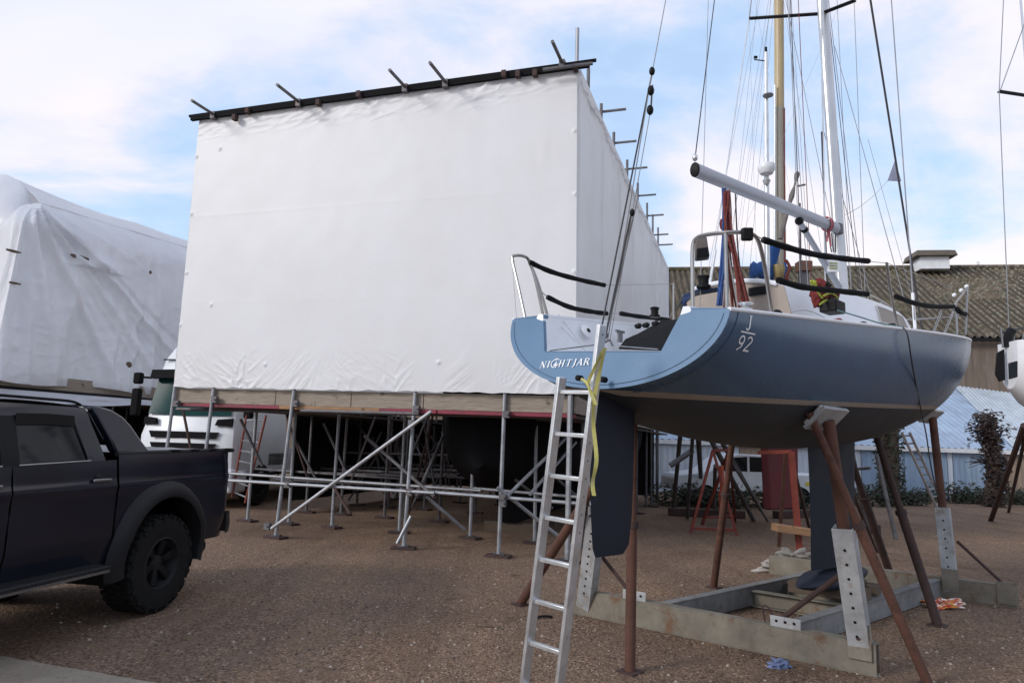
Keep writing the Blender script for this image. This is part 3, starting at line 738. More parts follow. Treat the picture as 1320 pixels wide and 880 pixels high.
cabin = g.build('cabin', M['white'], yac, angle=40)
# aft bulkhead: beige, leaning, with dark instrument panel and white rim
g = MB(); base = cab_sec(CS0)
pts = [p-A_*.01 for p in base]; g.prism(pts, A_*.03); bk = g.build('bulkhead', M['beige'], cabin, smooth=False)
g = MB(); rim = [p-A_*.02 for p in cab_sec(CS0)[3:-3]]
g.tube(rim, .022, 8); g.build('roof_rim', M['white'], cabin)
g = MB(); q = bs(976, 375, CS0-.03); g.box(q, (.16, .02, .075), (R_, A_, Z_)); g.build('instrument_panel', M['plastic_black'], bk, bevel=.008)
q = bs(980, 362, CS0-.03); g = MB(); g.box(q, (.09, .02, .018), (R_, A_, Z_)); g.build('grab_handle', M['white'], bk, bevel=.005)
# white companionway side, pale locker door
q = bs(1028, 383, CS0+.1)
# cabin side window
def cabin_side(s, f):
    top, wb = cab(s); zd = zs(s)-.02
    return B(s, wb*(.84+.16*(1-f))+.006, zd+(top-.07-zd)*f)
g = MB()
sa, sb = 3.35, 4.35
fr = [cabin_side(sa+(sb-sa)*i/10, .42) for i in range(11)]; tp2 = [cabin_side(sa+.05+(sb-sa-.1)*i/10, .86) for i in range(11)]
g.loft([fr, tp2]); wn = g.build('window', M['beige'], cabin)
g = MB(); g.tube(fr+tp2[::-1]+[fr[0]], .009, 6); g.build('window_frame', M['rope_white'], wn)
# grab rail on the cabin roof
g = MB(); pts = []
for i in range(13):
    s = 3.3+1.7*i/12; top, wb = cab(s); pts.append(B(s, wb*.62, top+.02+(.035 if 0 < i < 12 else -.03)))
g.tube(pts, .011, 6)
for i in (3, 6, 9): g.tube([pts[i], pts[i]-V((0, 0, .07))], .009, 6)
g.build('grab_rail', M['stainless'], cabin)
# rudder and keel (foil sections)
def foil(g, cs):
    secs = []
    for (s0, s1, z, thk) in cs:
        up_, lo_ = [], []
        for i in range(13):
            x = .5*(1-math.cos(math.pi*i/12)); y = thk*(s1-s0)*5*(.2969*math.sqrt(x)-.126*x-.3516*x*x+.2843*x**3-.1015*x**4)
            up_.append(B(s1-(s1-s0)*x, y, z)); lo_.append(B(s1-(s1-s0)*x, -y, z))
        secs.append(up_+lo_[-2:0:-1])
    g.loft(secs, closed=True, cap=True)
def s_px(x, z):
    lo, hi = -3, 9
    for _ in range(40):
        m = (lo+hi)/2; q = B(m, 0, z)-CAM
        if 660+F*q.dot(RT)/q.dot(FW) < x: lo = m
        else: hi = m
    return lo
def z_px(y, s, t=0):
    lo, hi = 0, 12
    for _ in range(40):
        m = (lo+hi)/2; q = B(s, t, m)-CAM
        if 440-F*q.dot(UP)/q.dot(FW) > y: lo = m
        else: hi = m
    return lo
zr0, zr1 = z_px(715, 0), 2.02
g = MB(); a0, a1 = s_px(762, 1.2), s_px(814, 1.2)
foil(g, [(a0+.05, a1-.09, zr0, .07), (a0+.02, a1-.03, zr0+.06, .1), (a0, a1, zr0+.25, .12), (a0-.02, a1+.02, 1.5, .13), (a0-.03, a1+.03, zr1, .14)])
g.build('rudder', M['navy'], yac, angle=50)
k0, k1 = s_px(1044, 1.0), s_px(1098, 1.0)
g = MB(); foil(g, [(k0-.02, k1-.0, .42, .12), (k0, k1+.02, .8, .12), (k0, k1+.06, 1.3, .12), (k0-.02, k1+.1, 1.72, .13)])
keel = g.build('keel', M['navy'], yac, angle=50)
g = MB(); secs = []
b0, b1 = k0-.32, k1+.28
for i in range(17):
    x = i/16; s = b0+(b1-b0)*x; r = .13*math.sqrt(max(0, 1-(2*max(0, x-.35)/1.3)**2))*min(1, (x/.35)**.7+.06) if x > 0 else .01
    if x == 1: r = .015
    secs.append([B(s, 1.5*r*math.cos(2*math.pi*k/16), .30+.72*r*math.sin(2*math.pi*k/16)) for k in range(16)])
g.loft(secs, closed=True, cap=True); g.build('bulb', M['navy'], keel, angle=60)

# mast, spreaders, boom, vang, rigging
mt0 = at(1086, 372, 7.8); mtx = at(1060, 0, 7.72); md = (mtx-mt0).normalized()
MT = mt0+md*9.6
g = MB(); secs = []
for i in range(2):
    c = (mt0-md*.25, MT)[i]
    secs.append([c+A_*.088*math.cos(2*math.pi*k/20)+R_*.06*math.sin(2*math.pi*k/20) for k in range(20)])
g.loft(secs, closed=True, cap=True)
mast = g.build('mast', M['alu_mast'], yac, angle=60)
g = MB(); g.beam(mt0-A_*.09, MT-A_*.09, .018, .01, up=A_); g.build('sail_track', M['alu'], mast)
spl, spr, spc = at(966, 24, 8.25), at(1102, 1, 7.3), at(1058, 18, 7.72)
for e in (spl, spr):
    g = MB(); g.beam(spc, e, .055, .022, up=Z_); g.build('spreader', M['plastic_black'], mast, bevel=.006)
def spanz(p, q, zlo, ext=True):
    'the same line carried down to its fastening and, if it leaves the top of the picture, on up to the masthead'
    d = q-p
    lo = p+d*((zlo-p.z)/d.z) if p.z > zlo > 0 else p
    return lo, (lo+d*((max(q.z, 12.2)-lo.z)/d.z) if ext else q)
def wire(p, q, r, mat='wire', name='shroud', par=None, sag=0.0, n=12):
    g = MB(); p, q = V(p), V(q)
    pts = [p.lerp(q, i/n)+V((0, 0, -sag*4*(i/n)*(1-i/n))) for i in range(n+1)] if sag else [p, q]
    g.tube(pts, r, 6); return g.build(name, M[mat], par or yac)
hound = mt0+md*9.0
chp, chs = B(3.16, -1.1, zs(3.16)+.05), bt(1179, 412, 1.12)
wire(at(914, 372, 7.9), spl, .0075, 'alu'); wire(spl, hound, .0065)
wire(*spanz(chs, at(1149, 0, 6.85), 0), .006)
wire(bt(1166, 388, 1.0), at(1076, 60, 7.6), .004)
g = MB(); g.tube([at(914, 372, 7.9), at(922, 322, 7.9)], .018, 8); g.build('turnbuckle', M['alu'], yac)
g = MB(); g.tube([chs+V((0, 0, -.08)), chs+(at(1149, 0, 6.85)-chs).normalized()*.26], .014, 8); g.build('turnbuckle', M['white'], yac)
fs0 = B(LB-.12, 0, zs(LB)+.02)
fs1 = at(1122, 0, 8.5)
fdir = (fs1-fs0).normalized()
wire(fs0, fs0+fdir*10, .014, 'wire_dark', 'forestay')
pn = [at(1154, 206, 9.3), at(1144, 233, 9.3), at(1162, 234, 9.3)]
g = MB(); g.prism(pn, (0, .004, 0)); g.build('pennant', paint('grey_pennant', (.3, .32, .42), .8), yac, smooth=False)
wire(pn[1], at(1090, 277, 7.9), .004, 'rope_white', 'halyard', sag=.05)
# halyards on and near the mast
for (x0, y0), (x1, y1), Yd, mm, rr in (((1040, 345), (1015, 0), 7.3, 'wire', .004), ((1027, 200), (1019, 0), 8.3, 'wire_dark', .006), ((1025, 200), (1017, 0), 8.3, 'wire', .004), ((1042, 290), (1029, 0), 7.5, 'rope_red', .004),
                              ((1064, 300), (1059, 170), 7.6, 'wire_dark', .008), ((1064, 360), (1059, 40), 7.6, 'alu', .01), ((1102, 330), (1066, 0), 7.75, 'wire_dark', .004), ((1108, 345), (1068, 0), 7.85, 'wire', .004),
                              ((1095, 350), (1080, 180), 7.6, 'wire', .004), ((1114, 350), (1101, 0), 8.6, 'wire', .004), ((1096, 345), (1079, 0), 8.4, 'wire', .0035),
                              ((1019, 20), (1062, 170), 7.9, 'wire', .004), ((1062, 240), (1021, 40), 7.9, 'wire', .0035), ((1165, 345), (1119, 180), 8, 'wire', .0025)):
    wire(*spanz(at(x0, y0, Yd), at(x1, y1, Yd), 3.3, y1 < 60), rr, mm, 'halyard')
bg0, bg1 = at(1078, 294, 7.66), at(896, 219, 5.68)
bd = (bg1-bg0).normalized(); bu = bd.cross(Z_).normalized(); bv = bu.cross(bd)
g = MB(); g.loft([[c+bu*.045*math.cos(2*math.pi*k/20)+bv*.064*math.sin(2*math.pi*k/20) for k in range(20)] for c in (bg0, bg1)], closed=True, cap=True)
boom = g.build('boom', M['boom'], yac, angle=50)
g = MB(); g.loft([[c+bu*.0465*q*math.cos(2*math.pi*k/20)+bv*.0655*q*math.sin(2*math.pi*k/20) for k in range(20)] for c, q in ((bg1-bd*.0, 1), (bg1+bd*.006, 1.0), (bg1+bd*.012, .85))], closed=True, cap=True); g.build('boom_end', M['plastic_black'], boom)
g = MB(); g.blob(bg1+V((0, 0, .11)), .035, 2, 0, (.7, .7, 1)); g.build('block', M['alu'], boom)
g = MB(); g.box(bg0-bd*.05, (.1, .08, .12), (bd, bu, bv)); g.build('gooseneck', M['steel_dark'], boom, bevel=.01)
g = MB()
for k in range(5):
    c = bg0+bd*(.22+.012*k); g.tube([c+bu*.06*math.cos(x)+bv*.08*math.sin(x) for x in [2*math.pi*i/14 for i in range(15)]], .007, 6)
g.tube([bg0+bd*.2-bv*.08, bg0+bd*.18-bv*.24], .01, 6); g.tube([bg0+bd*.24-bv*.08, bg0+bd*.28-bv*.2], .01, 6); g.build('lashing', M['pink'], boom)
g = MB(); va, vb_ = bg0+bd*.95-bv*.09, mt0-A_*.1-md*.0
g.tube([va, va.lerp(vb_, .5)], .03, 10); g.tube([va.lerp(vb_, .5), vb_], .036, 10); g.build('vang', M['boom'], yac)
g = MB(); g.blob(va, .045, 2); g.blob(va.lerp(vb_, .12), .04, 2); g.build('vang_block', M['plastic_black'], yac)
wire(*spanz(bg1+V((0, 0, .1)), at(921, 0, 6.6), 0), .005, 'wire_dark', 'topping_lift'); wire(*spanz(at(904, 330, 5.9), at(913, 0, 6.6), 2.75), .003, 'wire', 'halyard')
# running lines by the gooseneck
for dx in (0, 4, 9): wire(at(1068+dx, 300, 7.55), at(1072+dx*.6, 325, 7.55), .007, 'wire_dark', 'halyard', sag=.02)
# backstay with its purchase
bk0 = at(776, 436, 4.95); bkA, bkB = at(841, 92, 4.5), at(862, -20, 4.6)
wire(bkA, bkA+(bkB-bkA).normalized()*6, .0035, 'wire', 'backstay')
wire(bkA, at(772, 440, 4.95), .006, 'wire_dark', 'backstay'); wire(at(840, 95, 4.5), at(783, 440, 4.95), .004, 'wire', 'backstay'); wire(at(839, 140, 4.5), at(786, 440, 4.95), .003, 'wire', 'backstay'); wire(at(841, 110, 4.5), at(839, 142, 4.5), .006, 'wire_dark', 'backstay')
wire(at(815, 270, 4.7), at(779, 440, 4.95), .008, 'wire_dark', 'backstay'); wire(at(822, 255, 4.7), at(788, 405, 4.9), .006, 'wire', 'backstay')
for x, y, r in ((840.5, 92, .026), (839, 117, .03), (838, 142, .03), (815, 274, .022)):
    g = MB(); g.blob(at(x, y, 4.5), r, 2, 0, (.8, .8, 1.25)); g.build('block', M['plastic_black'], yac)
g = MB(); g.blob(at(779, 432, 4.95), .03, 2, .3); g.tube([at(770, 447, 4.9), at(778, 442, 4.9), at(786, 438, 4.9), at(790, 446, 4.9)], .009, 6); g.build('shackle', M['steel_dark'], yac)
# pushpits
def rail(pts, r=.0125, name='pushpit', mat='stainless'):
    g = MB(); g.tube(pts, r, 10); return g.build(name, M[mat], yac)
def smooth(pts, n=6):
    o = []
    for i in range(len(pts)-1):
        p0, p1, p2, p3 = pts[max(i-1, 0)], pts[i], pts[i+1], pts[min(i+2, len(pts)-1)]
        for k in range(n):
            t = k/n; o.append(.5*((2*p1)+(p2-p0)*t+(2*p0-5*p1+4*p2-p3)*t*t+(3*p1-p0-3*p2+p3)*t**3))
    return o+[pts[-1]]
yp = 5.45
def pq(x, y, d=0): return bt(x, y, -.88+d)
rail(smooth([bs(678, 414, -.05), bs(668, 368, -.05), bs(660.5, 334, -.05), bs(664, 329.5, -.04), bs(674, 330, .0), bs(682, 336, .1), bs(691, 364, .14), bs(701, 411, .18)], 5))
rail(smooth([bs(682, 337, .1), bs(694, 366, .19), bs(706.5, 410, .24)], 4))
rail(smooth([at(893, 398, 4.5), at(892.5, 355, 4.5), at(893, 318, 4.5), at(898, 307, 4.48), at(911, 302.5, 4.42), at(935, 300, 4.32), at(957, 299.5, 4.3), at(970, 302, 4.33), at(978, 312, 4.38), at(986, 345, 4.45), at(995, 406, 4.55)], 5), .0135)
rail([at(937, 401, 4.3), at(935, 300, 4.32)], .0125)
g = MB(); g.box(at(963, 302, 4.27), (.07, .045, .082), (RT, FW, UP)); g.build('light_box', M['plastic_black'], yac, bevel=.01)
# padded lifelines
def pad(pts, r=.0215, name='lifeline_cover'):
    g = MB(); sp = smooth(pts, 5); n = len(sp)
    g.tube(sp, [r*(1+.08*math.sin(i*1.7)) for i in range(n)], 10); return g.build(name, M['foam'], yac)
pad([bs(683, 338, .1), bt(710, 350, -.93), bt(745, 360, -.97), bt(779, 367.5, -1.0)])
pad([bt(706, 383, -.93), bt(735, 396, -.95), bt(765, 402, -.98), bt(782, 404, -1.0)]); pad([bt(800, 404, -1.01), bt(825, 408, -1.03), bt(862, 412, -1.06)])
pst = B(2.5, -1.13, zs(2.5))
rail([pst, pst+V((.0, 0, .58))], .011, 'stanchion')
wire(bt(779, 367.5, -1.0), pst+V((0, 0, .57)), .003, 'wire', 'lifeline'); wire(bt(782, 404, -1.0), bt(800, 404, -1.01), .003, 'wire', 'lifeline'); wire(bt(862, 412, -1.06), pst+V((0, 0, .28)), .003, 'wire', 'lifeline')
wire(bs(698, 376, .2), bt(706, 383, -.93), .004, 'wire', 'lifeline')
pad([bt(984, 309, .97), bt(1015, 319, 1.02), bt(1050, 328, 1.05), bt(1085, 333, 1.08), bt(1119, 336.5, 1.1)])
pad([bt(1003, 361, .97), bt(1035, 370, 1.02), bt(1080, 375, 1.06), bt(1118, 379, 1.1)])
wire(bt(1119, 337, 1.1), bt(1143, 339, 1.12), .003, 'wire', 'lifeline'); wire(bt(1143, 339, 1.12), bt(1232, 372, 1.12), .003, 'wire', 'lifeline')
wire(bt(974, 303, .95), bt(984, 309, .97), .004, 'wire', 'lifeline')
pad([bt(1155, 382, 1.13), bt(1180, 391, 1.14), bt(1205, 395, 1.12), bt(1229, 395, 1.1)]); pad([bt(1233, 398, 1.1), bt(1239, 403, 1.1), bt(1246, 405, 1.05)], .024)
rail([bt(1157, 421, 1.13), bt(1148, 375, 1.13), bt(1143, 338, 1.13)], .011, 'stanchion')
for pts in (((1204, 426), (1214, 400)), ((1218, 428), (1230, 399)), ((1234, 430), (1232, 390)), ((1245, 430), (1247, 370))): rail([bt(x, y, 1.08) for x, y in pts], .011, 'pulpit')
rail([bt(1229, 399, 1.08), bt(1232, 390, 1.08), bt(1247, 371, 1.05)], .011, 'pulpit'); rail([at(1166, 412, 9.6), at(1228, 409, 9.4)], .013, 'pulpit')
rail([at(1228, 409, 9.4), bt(1246, 400, 1.02)], .011, 'pulpit')
for x, y in ((1239, 374), (1246, 369), (1230, 380)):
    g = MB(); g.blob(bt(x, y, 1.06), .022, 2, .4); g.build('bow_light', M['white'], yac)
# deck gear
def winch(p, r=.05, h=.09, mat='plastic_black'):
    g = MB(); g.lathe(p, Z_, [(r, 0), (r, .02), (r*.72, h*.3), (r*.68, h*.7), (r*.9, h), (r*.5, h+.01)], 16); return g.build('winch', M[mat], yac)
winch(at(907, 371, 5.8), .06, .1, 'plastic_black'); winch(bs(844, 409, 1.5), .05, .09)
g = MB(); g.blob(bt(1001, 404, .75)+V((0, 0, .0)), .035, 2, .3, (1.3, 1, .9)); g.build('winch', M['plastic_black'], yac)
g = MB(); c = bs(961, 399, .5); g.lathe(c, Z_, [(.05, 0), (.02, .025), (.055, .04), (.05, .045)], 14); g.build('cleat', M['alu'], yac)
for x, y in ((1080, 413), (1112, 417), (1150, 419)):
    g = MB(); g.blob(bt(x, y, .95), .028, 2, .5, (1.4, 1, .7)); g.build('cleat', M['plastic_black'] if x > 1090 else M['red_cloth'], yac)
for x, y in ((823, 420), (833, 419), (845, 417)):
    g = MB(); g.blob(bs(x, y, 1.0), .026, 2, .5, (1.3, 1, 1)); g.build('jammer', M['plastic_black'], yac)
g = MB(); q = bt(757, 427, -.545); nq = (R_+Z_*.5).normalized(); g.lathe(q, nq, [(.062, 0), (.062, .006), (.03, .012), (.012, .016)], 20); g.build('instrument', M['white_paint'], yac)
g = MB(); g.lathe(q+nq*.015, nq, [(.02, 0), (.02, .004)], 12); g.build('instrument_knob', M['plastic_black'], yac)
g = MB(); q = bs(799, 427, .7); g.box(q, (.12, .02, .02), (A_, R_, Z_)); g.box(q+V((0, 0, -.05)), (.06, .02, .08), (A_, R_, Z_)); g.build('tiller_bracket', M['gasket'], yac, bevel=.004)
for x in (720, 768): pass
wire(bs(708, 452, -.12), bs(770, 444, -.1), .004, 'wire_dark', 'control_line'); wire(bs(720, 405, .2), bs(757, 456, -.14), .002, 'wire', 'control_line'); wire(bs(702, 400, .2), bs(742, 440, 0), .002, 'wire', 'control_line')
wire(bs(660, 333, 0), bs(667, 425, .05), .002, 'wire', 'control_line', sag=-.0)
wire(bs(798, 446, .2), bs(848, 450, .1), .004, 'wire', 'control_line')
for x, y in ((746, 487), (777, 489)):
    g = MB(); q = bs(x, y, -.33); g.lathe(q+A_*.03, -A_, [(.02, 0), (.02, .045), (.013, .05)], 12); g.build('drain_fitting', M['plastic_black'], tr)
g = MB(); pts = [bt(x, y, t) for x, y, t in ((1163, 421, 1.18), (1170, 432, 1.23), (1176, 470, 1.2), (1187, 527, 1.0), (1194, 560, 1.0), (1200, 600, 1.0), (1209, 640, 1.0))]
g.tube(smooth(pts, 4), .006, 6); g.build('mooring_line', M['wire_dark'], yac)
g = MB(); g.tube(smooth([bt(1080, 400, .9), bt(1110, 409, .95), bt(1140, 418, 1.05), bt(1165, 421, 1.17)], 5), .006, 6); g.build('deck_line', paint('teal_rope', (.12, .2, .2), .8), yac)
g = MB(); g.tube(smooth([bt(1020, 402, .8), bt(1040, 400, .8), bt(1060, 408, .85), bt(1066, 414, .9)], 5), .004, 6); g.build('deck_line', M['wire'], yac)

# ---------------- loose things on and against the yacht
rb = thing('rope_bundle', 'red and blue ropes bundled and hanging from the boom over the cockpit', 'ropes', at(940, 398, 5.75))
rr_ = random.Random(5)
for k in range(26):
    x1 = 936+rr_.uniform(-4, 32); g = MB(); yd = 5.75+rr_.uniform(-.1, .12)
    g.tube(smooth([at(935+rr_.uniform(-2, 6), 246, yd), at(937+rr_.uniform(-4, 6), 290, yd), at(936+(x1-936)*.5+rr_.uniform(-3, 3), 340, yd), at(x1, 398, yd)], 5), .0075, 6); g.build('rope', M['rope_red'] if k % 6 else M['rope_white'], rb)
for k in range(6):
    g = MB(); yd = 5.7+rr_.uniform(-.05, .05)
    g.tube(smooth([at(932+rr_.uniform(-2, 3), 243, yd), at(933+rr_.uniform(-3, 4), 285, yd), at(934+rr_.uniform(-5, 2), 330, yd), at(925+rr_.uniform(-5, 8), 394, yd)], 5), .009, 6); g.build('rope', M['rope_blue'], rb)
g = MB(); g.tube(smooth([at(948, 250, 5.7), at(952, 330, 5.7), at(963, 398, 5.7)], 6), .006, 6); g.build('rope', M['wire_dark'], rb)
g = MB(); g.blob(at(934, 288, 5.72), .05, 2, .5, (.8, .8, 1.3)); g.build('knot', M['red_cloth'], rb)
cb = thing('line_coil', 'dark coiled lines draped over the port cockpit side by the winch', 'ropes', at(900, 392, 5.9))
for k in range(11):
    g = MB(); a = rr_.uniform(-3, 3)
    g.tube(smooth([at(874+rr_.uniform(-2, 14), 398, 5.9), at(884+a, 384+rr_.uniform(-5, 5), 5.85), at(905+a, 376+rr_.uniform(-4, 4), 5.85), at(925, 372+rr_.uniform(-2, 4), 5.85)], 5), .007, 6); g.build('line', M['wire_dark'] if k % 4 else M['rope_blue'], cb)
bgq = [at(896, 306, 4.62), at(911, 304, 4.62), at(915, 331, 4.62), at(896, 333, 4.62)]
g = MB(); g.prism(bgq, (.02, .09, 0)); bag = g.build('rescue_bag', paint('grey_brown_canvas', (.14, .12, .11), .85, 0, .2, 8), origin=bgq[3], bevel=.01)
tag(bag, 'small grey brown canvas bag hanging under the stern rail', 'bag')
bq = [at(898, 320, 4.6), at(913, 318, 4.6), at(915, 330, 4.6), at(898, 332, 4.6)]
g = MB(); g.prism([p-FW*.0 for p in bq], (.02, .1, 0)); g.build('flap', M['plastic_black'], bag, bevel=.006)
vj = thing('life_jacket_bundle', 'bundle of red life jacket and yellow hi vis cloth on the cabin top', 'life jackets', bt(1060, 392, .7))
for x, y, r, mm, sc in ((1056, 376, .075, 'red_cloth', (.8, .8, 1.4)), (1068, 382, .07, 'red_cloth', (1, .8, 1.1)), (1049, 366, .03, 'hivis', (.7, .7, 1.2)), (1062, 370, .055, 'plastic_black', (1, .8, .9)), (1052, 385, .05, 'red_cloth', (.7, .7, 1.3))):
    g = MB(); g.blob(bt(x, y, .72), r, 3, .7, sc, x*.37); g.build('jacket', M[mm], vj)
for pts in (((1045, 362), (1051, 372), (1060, 384)), ((1062, 381), (1072, 378), (1080, 384)), ((1057, 392), (1066, 387), (1078, 390))):
    g = MB(); g.tube(smooth([bt(x, y, .79) for x, y in pts], 4), .009, 6); g.build('reflective_band', M['hivis'], vj)
g = MB(); q = bt(1073, 396, .8); g.box(q, (.2, .14, .1), (A_, R_, Z_)); g.box(q+V((0, 0, .055)), (.12, .06, .04), (A_, R_, Z_)); tag(g.build('tool_box', M['plastic_black'], origin=q, bevel=.012), 'small dark tool box standing on the side deck below the mast', 'box')
sg = [at(1067, 326, 7.45), at(1081, 327, 7.45), at(1082, 350, 7.45), at(1067, 350, 7.45)]
g = MB(); g.prism(sg, (0, .012, 0)); sgn_ = tag(g.build('sign_board', M['white_paint'], origin=sg[2], smooth=False), 'small white notice board tied to the mast of the blue yacht', 'sign')
M['olive'] = paint('olive_print', (.3, .3, .08), .7)
g = MB()
for k in range(3):
    a = at(1069.5, 339+k*3.4, 7.445); b_ = at(1079.5, 339.3+k*3.4, 7.445); g.beam(a, b_, .002, .014)
g.build('printed_lines', M['olive'], sgn_)
# ------------------------------------------------------------------ cradle under the yacht
near, far_ = gnd(1133, 871), gnd(742, 789)
CX = (far_-near).normalized(); CY = V((-CX.y, CX.x, 0))
if CY.dot(A_) < 0: CY = -CY
crd = thing('boat_cradle', 'weathered steel cradle with adjustable posts carrying the blue grey yacht', 'boat cradle', near.lerp(far_, .5)+A_*1.6)
fwn = gnd(1312, 783)
BW = (far_-near).length
def xbeam(p, ln, name='cross_beam'):
    g = MB(); h, wd, tk = .235, .12, .012
    c = p+CX*(ln/2)
    # channel: web at the back, flanges towards the stern, closed by a plate on the near end
    g.box(c+V((0, 0, h-tk/2)), (ln, wd, tk), (CX, CY, Z_)); g.box(c+V((0, 0, tk/2)), (ln, wd, tk), (CX, CY, Z_))
    g.box(c-CY*(wd/2-tk/2)+V((0, 0, h/2)), (ln-.002, tk, h-2*tk), (CX, CY, Z_)); g.box(c+CY*(wd/2-tk/2)+V((0, 0, h/2)), (ln-.002, tk, h-2*tk), (CX, CY, Z_))
    return g.build(name, M['cradle'], crd, bevel=.003)
xbeam(near, BW); xbeam(fwn, BW)
def lbeam(p, q, w_=.1, h=.2, z0=.012, mat='cradle_side', name='side_channel'):
    g = MB(); d = (q-p).normalized(); sd = V((-d.y, d.x, 0)); c = (p+q)/2; ln = (q-p).length; tk = .01
    g.box(c+V((0, 0, z0+h-tk/2)), (ln, w_, tk), (d, sd, Z_)); g.box(c+V((0, 0, z0+tk/2)), (ln, w_, tk), (d, sd, Z_)); g.box(c-sd*(w_/2-.02)+V((0, 0, z0+h/2)), (ln-.002, tk, h-2*tk), (d, sd, Z_))
    return g.build(name, M[mat], crd, bevel=.002)
def cp(x, y): return near+CX*x+CY*y                           # cradle plan coordinates
CL = (fwn-near).dot(CY); SHX = (fwn-near).dot(CX)
for fx in (.28, .68):
    a = cp(BW*fx, .065); b_ = fwn+CX*(BW*fx)-CY*.065
    lbeam(a, b_)
for fy, ex in ((.42, 0), (.62, 0)):
    k = SHX*fy
    lbeam(cp(BW*.28+k+.06, CL*fy), cp(BW*.68+k-.06, CL*fy), .1, .16, .012, 'cradle', 'keel_bearer')
def post(base, top, hl, n_holes, out_dir, pad_n, name='post', pad=True):
    """galvanised channel with a row of holes, a rusty tube sliding in it and a padded head"""
    g = MB(); d = (top-base).normalized(); sd = (CY-d*CY.dot(d)).normalized(); nx = d.cross(sd).normalized()
    w_, dp, tk = .15, .12, .009
    c = base+d*(hl/2)
    g.box(c-sd*(dp/2), (w_, tk, hl), (nx, sd, d)); g.box(c-nx*(w_/2-tk/2), (tk, dp-tk*1.2, hl), (nx, sd, d)); g.box(c+nx*(w_/2-tk/2), (tk, dp-tk*1.2, hl), (nx, sd, d))
    po = g.build(name, M['galv'], crd, bevel=.002)
    g = MB()
    for k in range(n_holes):
        q = base+d*(hl*(.18+.66*k/(n_holes-1)))-sd*(dp/2+tk/2+.001)
        g.lathe(q, -sd, [(.011, 0), (.011, .002)], 12)
    g.build('bolt_hole', M['plastic_black'], po)
    g = MB(); g.tube([base+d*(hl*.5), top], .045, 14); tb = g.build('slider_tube', M['rust'], crd)
    if pad:
        g = MB(); u = pad_n.cross(A_).normalized(); v_ = A_-pad_n*A_.dot(pad_n); v_.normalize(); u = pad_n.cross(v_)
        g.box(top+pad_n*.02, (.46, .22, .03), (v_, u, pad_n)); p1 = g.build('pad_plate', M['galv'], crd, bevel=.004)
        g = MB(); g.box(top+pad_n*.05, (.4, .19, .035), (v_, u, pad_n)); g.build('pad', M['alu'], p1, bevel=.012)
    return po
def hull_n(s, t, z):
    ph = phi_at(s, z); a = hull_pt(s, ph); b = hull_pt(s, min(ph+.05, 1.57)); d = V((0, b[1]-a[1], b[2]-a[2]))
    n = (R_*d.z*1.0-Z_*d.y).normalized()                      # outward, starboard
    return a, n
def head(s, z, sg):
    a, n = hull_n(s, 1, z)
    if sg < 0: n = V((n.x, n.y, n.z)); n = n-R_*2*n.dot(R_)
    return B(a[0], a[1]*sg, a[2])+n*.075, -n
h1, n1_ = head(1.5, 1.93, 1)
post(near+CX*.11+V((0, 0, .12)), h1, 1.0, 7, None, n1_)
g = MB(); q = near+CX*.11-CY*.08; g.box(q+V((0, 0, .24)), (.17, .012, .26), (CX, CY, Z_)); pl_ = g.build('gusset_plate', M['cradle'], crd, bevel=.003)
g = MB(); g.lathe(q+V((0, 0, .27))-CY*.007, -CY, [(.02, 0), (.02, .014), (.012, .016)], 6); g.build('bolt', M['rust_dark'], pl_)
h2, n2_ = head(1.1, 1.97, -1)
post(far_-CX*.12+V((0, 0, .08)), h2, .98, 9, None, n2_)
h3, n3_ = head(5.9, 2.12, 1)
post(fwn+CX*.62+V((0, 0, .08)), h3, .95, 7, None, n3_)
g = MB(); g.box(fwn+CX*.62-CY*.08+V((0, 0, .22)), (.17, .012, .24), (CX, CY, Z_)); g.build('gusset_plate', M['cradle'], crd, bevel=.003)
g = MB(); g.box(fwn+CX*.08-CY*.066+V((0, 0, .15)), (.2, .012, .24), (CX, CY, Z_)); g.build('gusset_plate', M['cradle'], crd, bevel=.003)
# raking struts with their pierced lugs
def strut(p, q, r=.022, mat='rust_dark'):
    g = MB(); g.tube([p, q], r, 10); return g.build('strut', M[mat], crd)
sa = near+CX*.73+V((0, 0, .27)); sb = near+CX*.22+V((0, 0, .72))
strut(sa, sb)
strut(far_-CX*.62+V((0, 0, .27)), far_-CX*.2+V((0, 0, .66)), .018)
strut(fwn+CX*.13+V((0, 0, .25)), fwn+CX*.54+V((0, 0, .66)), .017)
for p in (near+CX*.66, far_-CX*.68):
    g = MB(); g.box(p-CY*.055+V((0, 0, .275)), (.24, .012, .085), (CX, CY, Z_)); lug = g.build('lug', M['galv'], crd, bevel=.004)
    g = MB()
    for k in (-.07, 0, .07): g.lathe(p-CY*.062+CX*k+V((0, 0, .28)), -CY, [(.012, 0), (.012, .002)], 10)
    g.build('bolt_hole', M['plastic_black'], lug)
g = MB(); q = near+CX*.155-CY*.0+V((0, 0, .74)); g.box(q, (.1, .012, .07), (CX, CY, Z_)); g.lathe(q+CX*.05-CY*.006, CY, [(.036, 0), (.036, .012)], 14); lug = g.build('lug', M['galv'], crd, bevel=.003)
g = MB(); g.lathe(q+CX*.05-CY*.0075, -CY, [(.014, 0), (.014, .002)], 10); g.build('bolt_hole', M['plastic_black'], lug)
g = MB(); g.tube([near+CX*.06-CY*.03+V((0, 0, .52)), near+CX*.2-CY*.09+V((0, 0, .5))], .012, 8); g.build('pin', M['rust_dark'], crd)
g = MB(); g.tube(smooth([near+CX*.84+V((0, 0, .24)), near+CX*.86+V((0, 0, .36)), near+CX*.8-CY*.02+V((0, 0, .36)), near+CX*.76+V((0, 0, .25))], 5), .007, 6); g.build('hook', M['rust_dark'], crd)
